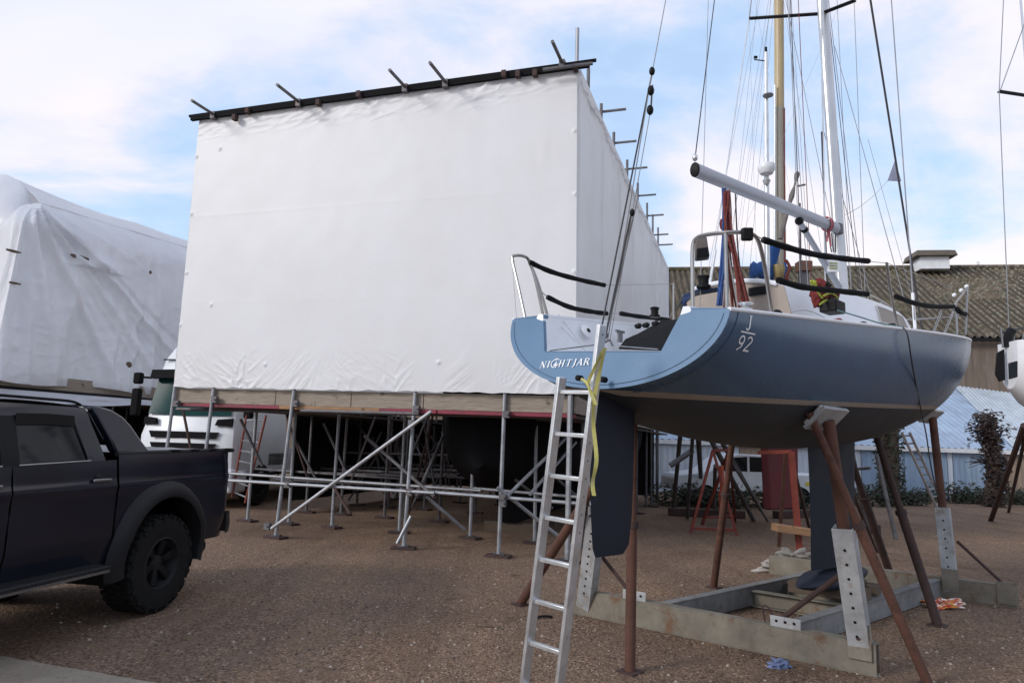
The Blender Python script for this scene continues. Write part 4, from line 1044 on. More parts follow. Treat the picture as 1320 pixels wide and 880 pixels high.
# timber packing between cradle and keel bulb
kb = B((k0+k1)/2, 0, 0)
for i, (ds, z, l, w_, h_) in enumerate(((-.15, .19, .75, .2, .12), (.2, .19, .7, .2, .12), (.02, .265, .5, .5, .03))):
    c = kb+A_*ds; g = MB(); g.box(c+V((0, 0, z)), (l, w_, h_), (CX, CY, Z_))
    tag(g.build('timber_block', M['timber'], origin=c, bevel=.006), ('aft timber block packed under the yacht keel bulb', 'forward timber block packed under the yacht keel bulb', 'flat board on top of the two timber blocks under the keel bulb')[i], 'block', 'timber packing under the keel')

# ------------------------------------------------------------------ loose props
def prop(base, top, r0, mat, label, r1=None, foot=True):
    o = thing('boat_prop', label, 'prop', base, 'loose props shoring the yacht')
    g = MB(); k = base.lerp(top, .58)
    g.tube([base+V((0, 0, .012)), k], r0, 12); g.build('lower_tube', M[mat], o)
    g = MB(); g.tube([k, top], r1 or r0*.8, 12); g.build('upper_tube', M[mat], o)
    g = MB(); g.tube([k-(top-base).normalized()*.02, k+(top-base).normalized()*.03], r0*1.25, 12); g.build('collar', M['rust_dark'], o)
    if foot: g = MB(); g.box(base+V((0, 0, .006)), (.15, .15, .012), (A_, R_, Z_)); g.build('foot_plate', M['rust_dark'], o)
    return o
def htop(s, t, dz=-.02):
    sg = 1 if t > 0 else -1; lo, hi = 0, math.pi/2
    for _ in range(40):
        m = (lo+hi)/2
        if hull_pt(s, m)[1] < abs(t): lo = m
        else: hi = m
    q = hull_pt(s, lo); return B(q[0], t, q[2]+dz)
prop(gnd(812, 866), htop(.62, -.25), .04, 'rust', 'rusty tube prop standing alone in front of the rudder and cradle end')
prop(gnd(920, 757), htop(3.1, -.75), .042, 'rust', 'rusty tube prop on open gravel between the rudder and the keel')
prop(gnd(1197, 884), htop(1.3, .82), .036, 'rust', 'long slanting rusty prop crossing in front of the cradle post with holes')
prop(gnd(1209, 806), htop(4.1, .35), .045, 'rust_dark', 'dark rusty prop standing beside the crumpled red and white bag')
prop(gnd(671, 779), htop(1.1, -.6), .045, 'rust', 'rusty prop leaning behind the aluminium ladder')
prop(gnd(1148, 742), htop(4.6, -.2), .05, 'rust_dark', 'thick dark prop just behind the keel with its foot on the far gravel')
prop(gnd(1130, 712), htop(4.9, -.55), .03, 'rust_dark', 'thin dark prop farthest back under the bow')

# ------------------------------------------------------------------ ladder, strap
la, lb = gnd(690, 888), gnd(727, 893)
def rayup(x, y, Yd): return at(x, y, Yd)
ub = rb_ = None
top_l, top_r = bs(724, 486, -.62), bs(768, 486, -.62)
ftl, ftr = at(676, 880, 4.72), at(722, 880, 4.5)
lad = thing('ladder', 'aluminium ladder leaning against the transom of the blue yacht', 'ladder', (ftl+ftr)/2*1.0)
dl = (top_l-ftl).normalized(); dr = (top_r-ftr).normalized()
if ftl.z > 0: ftl = ftl-dl*(ftl.z/dl.z); 
if ftr.z > 0: ftr = ftr-dr*(ftr.z/dr.z)
lad.location = ((ftl+ftr)/2).x, ((ftl+ftr)/2).y, 0
sdv = (top_r-top_l).normalized(); ln_ = sdv.cross(dl).normalized()
top_r2 = bs(776, 424, -.45)
top_r2 = top_r+dr*.32
def stile(p, q):
    g = MB(); d = (q-p).normalized(); s_ = (sdv-d*sdv.dot(d)).normalized(); n_ = s_.cross(d)
    g.box((p+q)/2, (.028, .07, (q-p).length), (s_, n_, d)); o = g.build('stile', M['alu'], lad, bevel=.004)
    g = MB(); k = 0.14
    for sg in (1, -1): pass
    g.box(p+d*.03, (.034, .08, .06), (s_, n_, d)); g.build('rubber_foot', M['black'], o, bevel=.004)
    return o
stile(ftl, top_l); stile(ftr, top_r2)
L1 = (top_l-ftl).length
for k in range(9):
    f = .955-.1275*k
    if f < 0.02: break
    p = ftl.lerp(top_l, f); q = ftr.lerp(top_r, f)
    g = MB(); g.beam(p, q, .034, .026, up=dl); g.build('rung', M['alu'], lad, bevel=.004)
g = MB(); n = 5
for k in range(12):
    q = top_r2-dr*(.06+.11*k)-ln_*.0
    g.lathe(q+ (-FW)*.0 + sdv.cross(dr)*0, sdv, [(.008, -.0155), (.008, .0155)], 8)
g.build('rivet', M['gasket'], lad)
stp = thing('ratchet_strap', 'yellow webbing strap tied round the top of the ladder and hanging down', 'strap', top_r+V((0, 0, -.6)))
def ribbon(pts, w_, mat, side):
    g = MB(); pts = smooth(pts, 6); rows = []
    for i, p in enumerate(pts):
        s_ = side.lerp(FW*1, .35*math.sin(i*.5)).normalized(); rows.append([p-s_*w_*.4, p+s_*w_*.4])
    g.loft(rows)
    r = bmesh.ops.extrude_face_region(g.bm, geom=g.bm.faces[:]); bmesh.ops.translate(g.bm, verts=[x for x in r['geom'] if isinstance(x, bmesh.types.BMVert)], vec=-FW*.003)
    return g.build('webbing', M[mat], stp)
def lr(x, y, dd=.06):
    """a point on the pixel ray just in front of the right-hand stile"""
    best = onp(x, y, top_r-ln_*0, ln_); return best-FW*dd
ribbon([lr(778, 448), lr(771, 480), lr(765, 510), lr(764, 545, .03), lr(768, 590, .03), lr(763, 620, .04), lr(765, 637, .03)], .03, 'strap', RT)
ribbon([lr(775, 452, .07), lr(764, 474, .09), lr(756, 492, .09), lr(760, 505, .09), lr(766, 520, .08)], .028, 'strap', RT)
ribbon([lr(747, 487, .09), lr(753, 491, .1), lr(757, 500, .1), lr(762, 514, .09)], .022, 'strap', (RT*.5+UP*.8).normalized())

# ------------------------------------------------------------------ litter
def crumple(name, label, cat, c, r, mats, sc, seed):
    g = MB(); g.blob(c+V((0, 0, r*sc[2]*.8)), r, 4, 1.1, sc, seed)
    for i, fc in enumerate(g.bm.faces): fc.material_index = int(abs(noise.noise(fc.calc_center_median()*14+V((seed, 0, 0))))*9) % len(mats)
    return tag(g.build(name, mats, origin=c, angle=25), label, cat)
crumple('crumpled_glove', 'crumpled blue work glove lying on gravel by the front cradle beam', 'glove', gnd(1005, 860), .055, [paint('blue_grey_cloth', (.13, .17, .3), .9, 0, .5, 25)], (1.2, .9, .6), 2.2)
crumple('paper_bag', 'crumpled red and white wrapper lying on gravel under the bow', 'litter', gnd(1214, 782), .13, [paint('red_print', (.5, .05, .03), .6), paint('white_print', (.7, .68, .64), .6), paint('orange_print', (.6, .25, .04), .6)], (1.5, .8, .35), 4.1)
crumple('plastic_sheet', 'white plastic scrap lying on gravel left of the keel', 'litter', gnd(1010, 737), .2, [paint('dirty_white', (.42, .39, .36), .8, 0, .3, 9)], (1.4, .7, .35), 6.3)
crumple('plastic_sheet', 'grey plastic scrap behind the white scrap by the keel', 'litter', gnd(1022, 725), .2, [paint('dirty_grey', (.25, .23, .2), .8, 0, .3, 9)], (1.2, .6, .5), 8.3)
g = MB(); a, b = gnd(692, 797), gnd(712, 796); g.tube(smooth([a+V((0, 0, .012)), a.lerp(b, .4)+V((0, 0, .02)), b+V((0, 0, .012))], 4), .012, 6); tag(g.build('rubber_strip', M['black'], origin=a), 'short black rubber strip lying on gravel left of the ladder', 'strip')
g = MB(); a, b = gnd(615, 808), gnd(650, 811); g.tube([a+V((0, 0, .006)), a.lerp(b, .5)+V((0, .03, .01)), b+V((0, 0, .006))], .006, 6); tag(g.build('twig', M['timber'], origin=a), 'thin dark twig lying on open gravel', 'twig')
# ------------------------------------------------------------------ dark pick-up truck, nose towards the camera
TB = R(10.5); TA = V((math.sin(TB), math.cos(TB), 0)); TN = V((math.cos(TB), -math.sin(TB), 0))   # rearwards, outwards
W0 = V((-3.165, 6.945, 0)); CT = -0.93                        # near rear wheel; body half width
def Q(u, v, z):
    if z > 1.46: z = 1.46+(z-1.46)*.80
    return W0+TA*u+TN*v+V((0, 0, z))            # v = 0 on the near flank, negative across the truck
trk = thing('pickup_truck', 'dark navy double cab pickup truck with chunky tyres parked beside the wrapped boxes', 'pickup truck', Q(-1.6, -.93, 0))
M['car'] = paint('dark_navy_paint', (.0095, .0115, .0205), .15, .1, .15, 2, (.018, .018, .022), (.58, .8), .015, 12, spec=.5)
M['car_trim'] = paint('textured_trim', (.012, .012, .014), .6, 0, .2, 12, bmp=.2, bscale=150, spec=.3)
M['tyre'] = paint('tyre_rubber', (.011, .011, .011), .9, 0, .35, 10, (.03, .026, .022), (.6, .75), spec=.2)
M['tonneau'] = paint('tonneau_cover', (.16, .165, .18), .35, .3, .1, 4)
M['chrome'] = paint('satin_trim', (.25, .25, .26), .25, .8, .1, 4, bmp=0)
WZ, WR = .44, .44; AR = .55
def belt(u): return 1.34+.06*max(0, min(1, (u+3)/2.2))
def rail_z(u): return 1.44+.02*min(1, max(0, (u+.9)/1.5))
def side_v(z):                                               # flank section
    if z < .75: return -.055+.055*((z-.5)/.25) if z > .5 else -.055
    return -.0-.05*max(0, (z-1.12)/.4)**1.6
UF, UR = -4.35, .92
def wheel_cut(g, uc, zc_, r):
    dele = [f for f in g.bm.faces if math.hypot((f.calc_center_median()-W0).dot(TA)-uc, f.calc_center_median().z-zc_) < r]
    bmesh.ops.delete(g.bm, geom=dele, context='FACES')
    for v in g.bm.verts:
        if not v.is_boundary: continue
        u, z = (v.co-W0).dot(TA)-uc, v.co.z-zc_; d = math.hypot(u, z)
        if d < r*1.25 and d > 1e-6 and v.co.z > .56:
            k = r/d; v.co = v.co+TA*(u*k-u)+V((0, 0, z*k-z))
UW2 = -3.22
def flank(u0, u1, zlo, zhi, sgn, name, mat='car', n=None, cut=()):
    g = MB(); nu = max(2, int((u1-u0)/.045)); nz = 26
    def fn(i, j):
        u = u0+(u1-u0)*i; z = zlo+(zhi(u)-zlo)*j; v = side_v(z)
        if u > .68: v -= .10*((u-.68)/.24)**2
        if u < -3.75: v -= .22*((-3.75-u)/.6)**2
        v += .012*math.exp(-((z-1.18)/.03)**2)
        return Q(u, v if sgn > 0 else -2*.93-v, z)
    g.grid(fn, nu, nz)
    for uc in cut: wheel_cut(g, uc, .53, AR-.02)
    return g.build(name, M[mat], trk, angle=50)
for sgn in (1, -1):
    bed = flank(-.86, UR, .56, rail_z, sgn, 'bed_side', cut=(-.23,))
    dr = flank(-1.90, -.885, .53, belt, sgn, 'rear_door', cut=(-.23,))
    df = flank(-2.98, -1.915, .53, belt, sgn, 'front_door')
    flank(UF, -3.0, .56, lambda u: 1.22+.07*min(1, (u-UF)/1.2), sgn, 'wing', cut=(UW2,))
    vv = .004
    for d_, uh in ((dr, -1.05), (df, -2.08)):
        g = MB(); s = 1 if sgn > 0 else -1
        v0 = (0.012 if sgn > 0 else -1.872)
        g.box(Q(uh-.02, v0+s*.0, 1.235), (.2, .02, .028), (TA, TN, Z_)); g.build('handle', M['chrome'], d_, bevel=.008)
        g = MB(); g.blob(Q(uh-.03, v0-s*.03, 1.245), .05, 2, 0, (.4*1, 1.4, .9)); g.build('handle_recess', M['plastic_black'], d_)
    # wheel arch flares
    for uc in (-.23, UW2):
        g = MB(); secs = []
        for k in range(33):
            a = math.pi*(-.08+1.16*k/32); 
            s = 1 if sgn > 0 else -1
            vb_ = 0 if sgn > 0 else -1.86
            ring = []
            for (dr_, dv) in ((-.035, -.1), (-.035, .075), (.0, .085), (.075, .055), (.115, .0)):
                rr = AR+dr_; z = .53+rr*math.sin(a)
                uu = uc+rr*math.cos(a)*1.0
                ring.append(Q(uu, vb_+s*(dv+side_v(min(1.4, z))*.6), z))
            secs.append(ring)
        g.loft(secs); g.build('wheel_arch_flare', M['car_trim'], trk, angle=60)
    for uc in (-.23, UW2):
        g = MB(); s = 1 if sgn > 0 else -1; vb_ = 0 if sgn > 0 else -1.86; secs = []
        for k in range(25):
            a = math.pi*(-.12+1.24*k/24); secs.append([Q(uc+(AR+.01)*math.cos(a), vb_-s*.03, .53+(AR+.01)*math.sin(a)), Q(uc+(AR+.01)*math.cos(a), vb_-s*.55, .53+(AR+.01)*math.sin(a))])
        g.loft(secs); g.poly([c[1] for c in secs]); g.build('wheel_liner', M['black'], trk, angle=60)
    # side step
    g = MB(); s = 1 if sgn > 0 else -1; vb_ = 0 if sgn > 0 else -1.86
    g.box(Q(-1.88, vb_+s*.03, .53), (1.75, .2, .055), (TA, TN, Z_)); stp_ = g.build('side_step', M['car_trim'], trk, bevel=.012)
    g = MB(); g.box(Q(-1.88, vb_+s*.134, .515), (1.7, .008, .02), (TA, TN, Z_)); g.build('step_edge', M['chrome'], stp_)
# cab upper
def cab_v(z): return -.035-.19*((z-1.28)/.66)
zr = 1.955
ucr = lambda z: -.93-.16*((z-1.28)/.66)**1.3                # rear edge of cab
ucf = lambda z: -3.0+1.02*((z-1.28)/.66)**1.0*(.95)           # windscreen line
def cab_ring(z, ins=0.0):
    f, r, v = ucf(z), ucr(z), cab_v(z)
    return f, r, v
# upper side frame as panels with window openings (glass set behind)
pill = [(-.94, -.0), ]
def side_pt(u, z, sgn, off=0):
    v = cab_v(z)+off; return Q(u, v if sgn > 0 else -1.86-v, z)
def belt2(u): return belt(u)
for sgn in (1, -1):
    s = 1
    ztop = 1.80; wn = []
    # glass panes
    for (ub0, ub1, ut0, ut1, nm) in ((-1.815, -1.13, -1.79, -1.235, 'rear_window'), (-2.78, -1.955, -2.3, -1.945, 'front_window')):
        g = MB(); n = 8
        lo = [side_pt(ub0+(ub1-ub0)*i/n, belt2(ub0+(ub1-ub0)*i/n)+.015, sgn, -.012) for i in range(n+1)]
        hi = [side_pt(ut0+(ut1-ut0)*i/n, ztop-.02*abs(i/n-.5), sgn, -.012) for i in range(n+1)]
        g.loft([lo, hi]); wo = g.build(nm, M['glass'], trk)
        # frame strips around the pane
        fr_ = MB()
        for a, b in ((lo[0], hi[0]), (lo[-1], hi[-1]), (hi[0], hi[-1])): fr_.beam(a, b, .02, .02)
        fr_.build('window_seal', M['plastic_black'], wo)
        g = MB(); g.tube([p+TN*(.012*(1 if sgn > 0 else -1))-V((0, 0, .012)) for p in lo], .009, 6); g.build('sill_trim', M['chrome'], wo)
        g = MB(); g.loft([[p+TN*(.03*(1 if sgn > 0 else -1))+V((0, 0, -.055)) for p in hi], [p+TN*(.02*(1 if sgn > 0 else -1))+V((0, 0, .03)) for p in hi]]); g.build('wind_deflector', M['plastic_black'], wo)
    # pillars and roof rail
    def quad(ub0, ub1, ut0, ut1, z0f, z1, nm, mat='car'):
        g = MB(); n = 6; rows = []
        for j in range(n+1):
            k = j/n; rows.append([side_pt((ub0+(ut0-ub0)*k)*(1-i/3)+(ub1+(ut1-ub1)*k)*(i/3), z0f+(z1-z0f)*k, sgn) for i in range(4)])
        g.loft(rows); g.build(nm, M[mat], trk, angle=60)
    quad(-1.135, -.945, -1.24, -1.06, 1.30, 1.80, 'rear_pillar'); quad(-1.96, -1.81, -1.95, -1.785, 1.30, 1.80, 'centre_pillar', 'plastic_black'); quad(-2.98, -2.77, -2.36, -2.29, 1.28, 1.80, 'front_pillar')
    g = MB(); rows = []
    for k in range(5):
        z = 1.795+.13*k/4; rows.append([side_pt(-2.37+1.31*i/20+(.05*k/4 if i == 0 else 0), z, sgn, -.03*(k/4)**2) for i in range(21)])
    g.loft(rows); g.build('roof_side', M['car'], trk, angle=60)
# roof, rear wall, windscreen, bonnet, nose
g = MB(); rows = []
for i in range(13):
    u = -2.32+1.29*i/12; zt_ = 1.925+.03*math.sin(math.pi*i/12)-(.04 if i in (0, 12) else 0)
    rows.append([Q(u, -.245-(1.86-.49)*k/12, zt_+.045*math.sin(math.pi*k/12)**.6) for k in range(13)])
g.loft(rows); g.build('roof', M['car'], trk, angle=60)
for dv in (-.3, -1.56):
    g = MB(); g.tube(smooth([Q(-2.2, dv, 1.955), Q(-2.0, dv, 1.985), Q(-1.4, dv, 1.985), Q(-1.15, dv, 1.98), Q(-1.05, dv, 1.95)], 4), .012, 8); g.build('roof_rail', M['plastic_black'], trk)
g = MB(); g.loft([[side_pt(-.945, 1.3, 1), side_pt(-.945, 1.3, -1)], [side_pt(-1.055, 1.8, 1), side_pt(-1.055, 1.8, -1)], [side_pt(-1.03, 1.93, 1, -.03), side_pt(-1.03, 1.93, -1, -.03)]]); rw = g.build('rear_panel', M['car'], trk)
g = MB(); g.prism([Q(-.965, -.35, 1.42), Q(-.965, -1.51, 1.42), Q(-1.04, -1.46, 1.78), Q(-1.04, -.4, 1.78)], TA*.006); g.build('rear_glass', M['glass'], rw)
g = MB(); g.loft([[Q(-2.98, -.05, 1.28), Q(-2.98-.08, -.93, 1.3), Q(-2.98, -1.81, 1.28)], [Q(-2.34, -.22, 1.9), Q(-2.36, -.93, 1.96), Q(-2.34, -1.64, 1.9)]]); g.build('windscreen', M['glass'], trk, angle=60)
g = MB(); rows = []
for i in range(9):
    u = -4.3+1.3*i/8; rows.append([Q(u+.1*math.sin(math.pi*k/10)*(-1 if i == 0 else 0), -.06-(1.74)*k/10, 1.2+.09*i/8+.05*math.sin(math.pi*k/10)) for k in range(11)])
g.loft(rows); g.build('bonnet', M['car'], trk, angle=60)
g = MB(); g.hexa([Q(-4.42, -.25, .55), Q(-4.42, -1.61, .55), Q(-4.3, -1.8, .55), Q(-4.3, -.06, .55)], [Q(-4.36, -.25, 1.2), Q(-4.36, -1.61, 1.2), Q(-4.26, -1.75, 1.2), Q(-4.26, -.11, 1.2)]); g.build('grille', M['plastic_black'], trk)
# underside, wheel wells
g = MB(); g.box(Q(-1.65, -.93, .62), (5.0, 1.1, .14), (TA, TN, Z_)); g.box(Q(-1.7, -.93, .72), (1.5, 1.7, .35), (TA, TN, Z_)); g.box(Q(.66, -.93, .8), (.36, 1.6, .5), (TA, TN, Z_)); g.build('underbody', M['black'], trk)
g = MB(); g.lathe(Q(.45, -.06, .50), TN, [(.055, -.3), (.075, -.05), (.075, .02), (.05, .04)], 14); g.build('exhaust', M['plastic_black'], trk)
# bed: tonneau cover, tailgate, lights, bumper
g = MB(); rows = []
for i in range(13):
    u = -.62+1.5*i/12; rows.append([Q(u, -.075-1.71*k/14, 1.445+.02*min(1, max(0, (u+.9)/1.5))+.012*math.sin(k*1.35)**4+.006*math.sin(i*2.6)**2) for k in range(15)])
g.loft(rows); ton = g.build('tonneau_cover', M['tonneau'], trk, angle=40)
g = MB()
for sgn in (1, -1):
    for u in (-.1, .2, .5, .78): g.box(Q(u, -.05 if sgn > 0 else -1.81, rail_z(u)+.022), (.12, .05, .02), (TA, TN, Z_))
g.build('clamp', M['plastic_black'], ton, bevel=.004)
g = MB()
for sgn in (1, -1): g.tube([Q(-.86+1.76*i/10, -.055 if sgn > 0 else -1.805, rail_z(-.86+1.76*i/10)+.006) for i in range(11)], .022, 8)
g.build('bed_rail', M['car_trim'], trk)
g = MB(); g.loft([[Q(UR+.0, -.12, .66), Q(UR+.04, -.93, .66), Q(UR, -1.74, .66)], [Q(UR+.02, -.12, 1.2), Q(UR+.06, -.93, 1.2), Q(UR+.02, -1.74, 1.2)], [Q(UR, -.12, 1.45), Q(UR+.03, -.93, 1.45), Q(UR, -1.74, 1.45)]]); g.build('tailgate', M['car'], trk, angle=50)
for sgn in (1, -1):
    g = MB(); vb_ = -.075 if sgn > 0 else -1.785; s = 1 if sgn > 0 else -1
    g.hexa([Q(.835, vb_+s*.02, 1.0), Q(.935, vb_-s*.05, 1.0), Q(.935, vb_-s*.13, 1.0), Q(.835, vb_-s*.1, 1.0)], [Q(.845, vb_+s*.015, 1.33), Q(.935, vb_-s*.05, 1.33), Q(.935, vb_-s*.13, 1.33), Q(.845, vb_-s*.1, 1.33)]); g.build('tail_lamp', M['lamp_red'], trk, bevel=.01)
g = MB(); pts = [Q(.82, -.02, 0), Q(.98, -.08, 0), Q(1.07, -.4, 0), Q(1.08, -.93, 0), Q(1.07, -1.46, 0), Q(.98, -1.78, 0), Q(.82, -1.84, 0)]
g.loft([[p+V((0, 0, .58)) for p in pts], [p+TA*.02+V((0, 0, .66)) for p in pts], [p+V((0, 0, .8)) for p in pts]]); g.build('rear_bumper', M['car_trim'], trk, angle=60)
# sail-shaped sport bar behind the cab
for sgn in (1, -1):
    s = 1 if sgn > 0 else -1; vb_ = -.10 if sgn > 0 else -1.76
    prof = [(-.80, 1.45), (-.36, 1.45), (-.40, 1.50), (-.46, 1.60), (-.54, 1.75), (-.62, 1.85), (-.74, 1.92), (-.86, 1.945), (-.955, 1.945), (-.93, 1.85), (-.84, 1.6)]
    g = MB(); g.prism([Q(u, vb_-s*.16*((z-1.45)/.5), z) for u, z in prof], TN*(-s*.09)); g.build('sport_bar', M['car'], trk, bevel=.02)
g = MB(); g.prism([Q(-.955, -.28, 1.945), Q(-.74, -.28, 1.925), Q(-.74, -1.58, 1.925), Q(-.955, -1.58, 1.945)], (0, 0, -.05)); g.build('sport_bar_hoop', M['car'], trk, bevel=.015)
# wheels: block-tread tyres and black rims
def wheel(uc, sgn):
    s = 1 if sgn > 0 else -1; vc = -.03 if sgn > 0 else -1.83
    c = Q(uc, vc-s*.09, WZ); ax = TN*s
    o = thing('wheel', None, None, (0, 0, 0)); o.parent = trk; o.location = c-wloc(trk)
    g = MB(); pr = [(.2, -.15), (.3, -.165), (.395, -.155), (.422, -.125), (.425, 0), (.422, .125), (.395, .155), (.3, .165), (.235, .15), (.2, .1)]
    g.lathe(c, ax, pr, 64, cap=False)
    u0 = TA
    for k in range(38):
        a = 2*math.pi*k/38
        rd = TA*math.cos(a)+Z_*math.sin(a); tn = ax.cross(rd)
        for off, wd, st in ((-.118, .06, 0), (-.045, .055, .5), (.03, .055, 0), (.112, .06, .5)):
            a2 = a+st*2*math.pi/38; rd2 = TA*math.cos(a2)+Z_*math.sin(a2); tn2 = ax.cross(rd2)
            g.box(c+rd2*.4285+ax*off, (.022, wd, .048), (rd2, ax, tn2))
        if k % 2 == 0:
            g.box(c+rd*.4+ax*.152, (.045, .02, .04), (rd, ax, tn))
    g.build('tyre', M['tyre'], o, angle=35)
    g = MB(); g.lathe(c, ax, [(.235, .145), (.24, .15), (.225, .155), (.2, .1), (.19, .04), (.09, .055), (.075, .09), (.03, .1), (.001, .1)], 40, cap=False); rim = g.build('rim', M['car_trim'], o, angle=35)
    for k in range(6):
        a = 2*math.pi*k/6+.3; rd = TA*math.cos(a)+Z_*math.sin(a); tn = ax.cross(rd)
        g = MB(); g.hexa([c+rd*.07+tn*j*.03+ax*.06 for j in (-1, 1)]+[c+rd*.205+tn*j*.05+ax*.1 for j in (1, -1)], [c+rd*.07+tn*j*.025+ax*.1 for j in (-1, 1)]+[c+rd*.205+tn*j*.045+ax*.125 for j in (1, -1)]); g.build('spoke', M['plastic_black'], rim, bevel=.006)
    return o
for uc in (-.23, UW2):
    for sgn in (1, -1): wheel(uc, sgn)

# ------------------------------------------------------------------ articulated lorry behind, nose to the camera
LO = V((-7.15, 15.6, 0)); LT = R(10); LA = V((math.sin(LT), math.cos(LT), 0)); LN = V((math.cos(LT), -math.sin(LT), 0))
LO = LO
def K(x, y, z): return LO+LN*x+LA*y+V((0, 0, z))
lor = thing('lorry', 'white articulated lorry with slatted black grille between the two wrapped boxes', 'lorry', K(0, 2, 0))
M['lorry'] = paint('lorry_white', (.66, .68, .71), .35, 0, .06, 2, (.45, .45, .45), (.66, .82), .02)
hw = 1.2
g = MB(); secs = []
for (x_in, y0, z) in ((0, .0, .75), (0, -.02, 1.55), (.03, .03, 1.75), (.05, .1, 2.0), (.1, .3, 2.95), (.12, .42, 3.3), (.2, .75, 3.75), (.32, 1.2, 4.02)):
    w_ = hw-x_in; r = .22
    secs.append([K(-w_, 2.3, z), K(-w_, y0+r, z), K(-w_+r*.35, y0+r*.3, z), K(-w_+r, y0, z), K(0, y0-.05, z), K(w_-r, y0, z), K(w_-r*.35, y0+r*.3, z), K(w_, y0+r, z), K(w_, 2.3, z)])
g.loft(secs, closed=True, cap=True); cabo = g.build('cab', M['lorry'], lor, angle=30)
g = MB(); g.loft([[K(-1.02, .065, 2.02), K(0, .01, 2.0), K(1.02, .065, 2.02)], [K(-.98, .26, 2.86), K(0, .21, 2.88), K(.98, .26, 2.86)]]); g.build('windscreen', M['glass_teal'], cabo, angle=60)
g = MB(); g.loft([[K(-1.06, .05, 2.82), K(0, -.06, 2.84), K(1.06, .05, 2.82)], [K(-1.06, .1, 3.02), K(0, .02, 3.04), K(1.06, .1, 3.02)]])
r_ = bmesh.ops.extrude_face_region(g.bm, geom=g.bm.faces[:]); bmesh.ops.translate(g.bm, verts=[x for x in r_['geom'] if isinstance(x, bmesh.types.BMVert)], vec=LA*.2)
g.build('sun_visor', M['foam'], cabo, angle=60)
g = MB(); g.beam(K(-.98, .36, 3.28), K(.98, .36, 3.28), .02, .03); g.build('roof_line', M['plastic_black'], cabo)
for k, z in enumerate((1.58, 1.33, 1.08)):
    g = MB(); g.hexa([K(-.78+.05*k, -.085, z-.075), K(.78-.05*k, -.085, z-.075), K(.72-.05*k, -.03, z-.075), K(-.72+.05*k, -.03, z-.075)], [K(-.86+.05*k, -.075, z+.07), K(.86-.05*k, -.075, z+.07), K(.8-.05*k, -.03, z+.07), K(-.8+.05*k, -.03, z+.07)]); g.build('grille_slot', M['foam'], cabo)
g = MB(); g.hexa([K(-1.08, .02, 1.78), K(-.72, -.06, 1.8), K(-.7, .0, 1.8), K(-1.06, .1, 1.78)], [K(-1.08, .04, 1.96), K(-.76, -.03, 1.93), K(-.74, .02, 1.93), K(-1.06, .12, 1.96)]); g.build('grab_recess', M['foam'], cabo)
g = MB(); g.hexa([K(1.08, .02, 1.78), K(.72, -.06, 1.8), K(.7, .0, 1.8), K(1.06, .1, 1.78)], [K(1.08, .04, 1.96), K(.76, -.03, 1.93), K(.74, .02, 1.93), K(1.06, .12, 1.96)]); g.build('grab_recess', M['foam'], cabo)
g = MB(); g.hexa([K(-1.2, -.02, .35), K(1.2, -.02, .35), K(1.2, .6, .35), K(-1.2, .6, .35)], [K(-1.22, -.06, .85), K(1.22, -.06, .85), K(1.22, .6, .85), K(-1.22, .6, .85)]); g.build('bumper', M['lorry'], lor, bevel=.05)
for s in (-1, 1):
    g = MB(); g.box(K(s*1.0, -.08, .62), (.3, .06, .2), (LN, LA, Z_)); g.build('headlight', M['glass'], lor, bevel=.02)
    for z, hh in ((2.28, .62), (2.82, .26)):
        g = MB(); g.box(K(s*1.4, .12, z), (.2, .14, hh), (LN, LA, Z_)); mr = g.build('mirror', M['foam'], lor, bevel=.04)
    g = MB(); g.tube([K(s*1.2, .3, 2.85), K(s*1.4, .15, 2.85)], .025, 8); g.build('mirror_arm', M['plastic_black'], mr)
    for y, rr in ((1.2, .5), (4.3, .5), (9.6, .5), (10.9, .5)):
        g = MB(); g.lathe(K(s*1.2, y, .5), LN*s, [(.2, -.3), (.46, -.3), (.5, -.25), (.5, -.05), (.45, 0), (.28, .0), (.25, -.06), (.05, -.02)], 24); g.build('wheel', M['tyre'], lor)
g = MB(); g.box(K(0, 6.5, 1.05), (2.4, 10, .28), (LN, LA, Z_)); g.build('flatbed', M['steel_dark'], lor)
g = MB(); g.box(K(0, 6.5, .75), (.9, 10, .3), (LN, LA, Z_)); g.build('chassis', M['black'], lor)
g = MB(); g.box(K(1.21, 2.9, .95), (.04, 1.0, .5), (LN, LA, Z_)); g.build('side_skirt', M['lorry'], lor)

# ------------------------------------------------------------------ left wrapped box
SC0 = at(36, 245, 15.6); SC1 = at(262, 316, 20.2)
SX = (V((SC1.x, SC1.y, 0))-V((SC0.x, SC0.y, 0))).normalized(); SY = V((-SX.y, SX.x, 0))     # along the long face; inwards/left
LS = (V((SC1.x, SC1.y, 0))-V((SC0.x, SC0.y, 0))).length; LS2 = LS+6
zc0 = SC0.z; zsl = (SC1.z-SC0.z)/LS
def SP(x, y, z): return V((SC0.x, SC0.y, 0))+SX*x+SY*y+V((0, 0, z))
def flare(dist, v): return (-SX-SY*.6)*(.42*(1-v)**1.3*math.exp(-(dist/1.1)**2))
zb_s = at(36, 492, 15.5).z
sh = thing('wrapped_boat_shelter', 'older creased white shrink wrap shelter with torn holes at the left edge', 'shelter', SP(3, 2, zb_s))
folds = [(.0, .25, .17, 1.0, .1), (.02, .55, .3, 1.2, .09)]
rn = random.Random(3)
crs = [(rn.uniform(.0, 1.1), rn.uniform(-.12, .12), rn.uniform(.02, .06), rn.uniform(.03, .1)) for _ in range(26)]
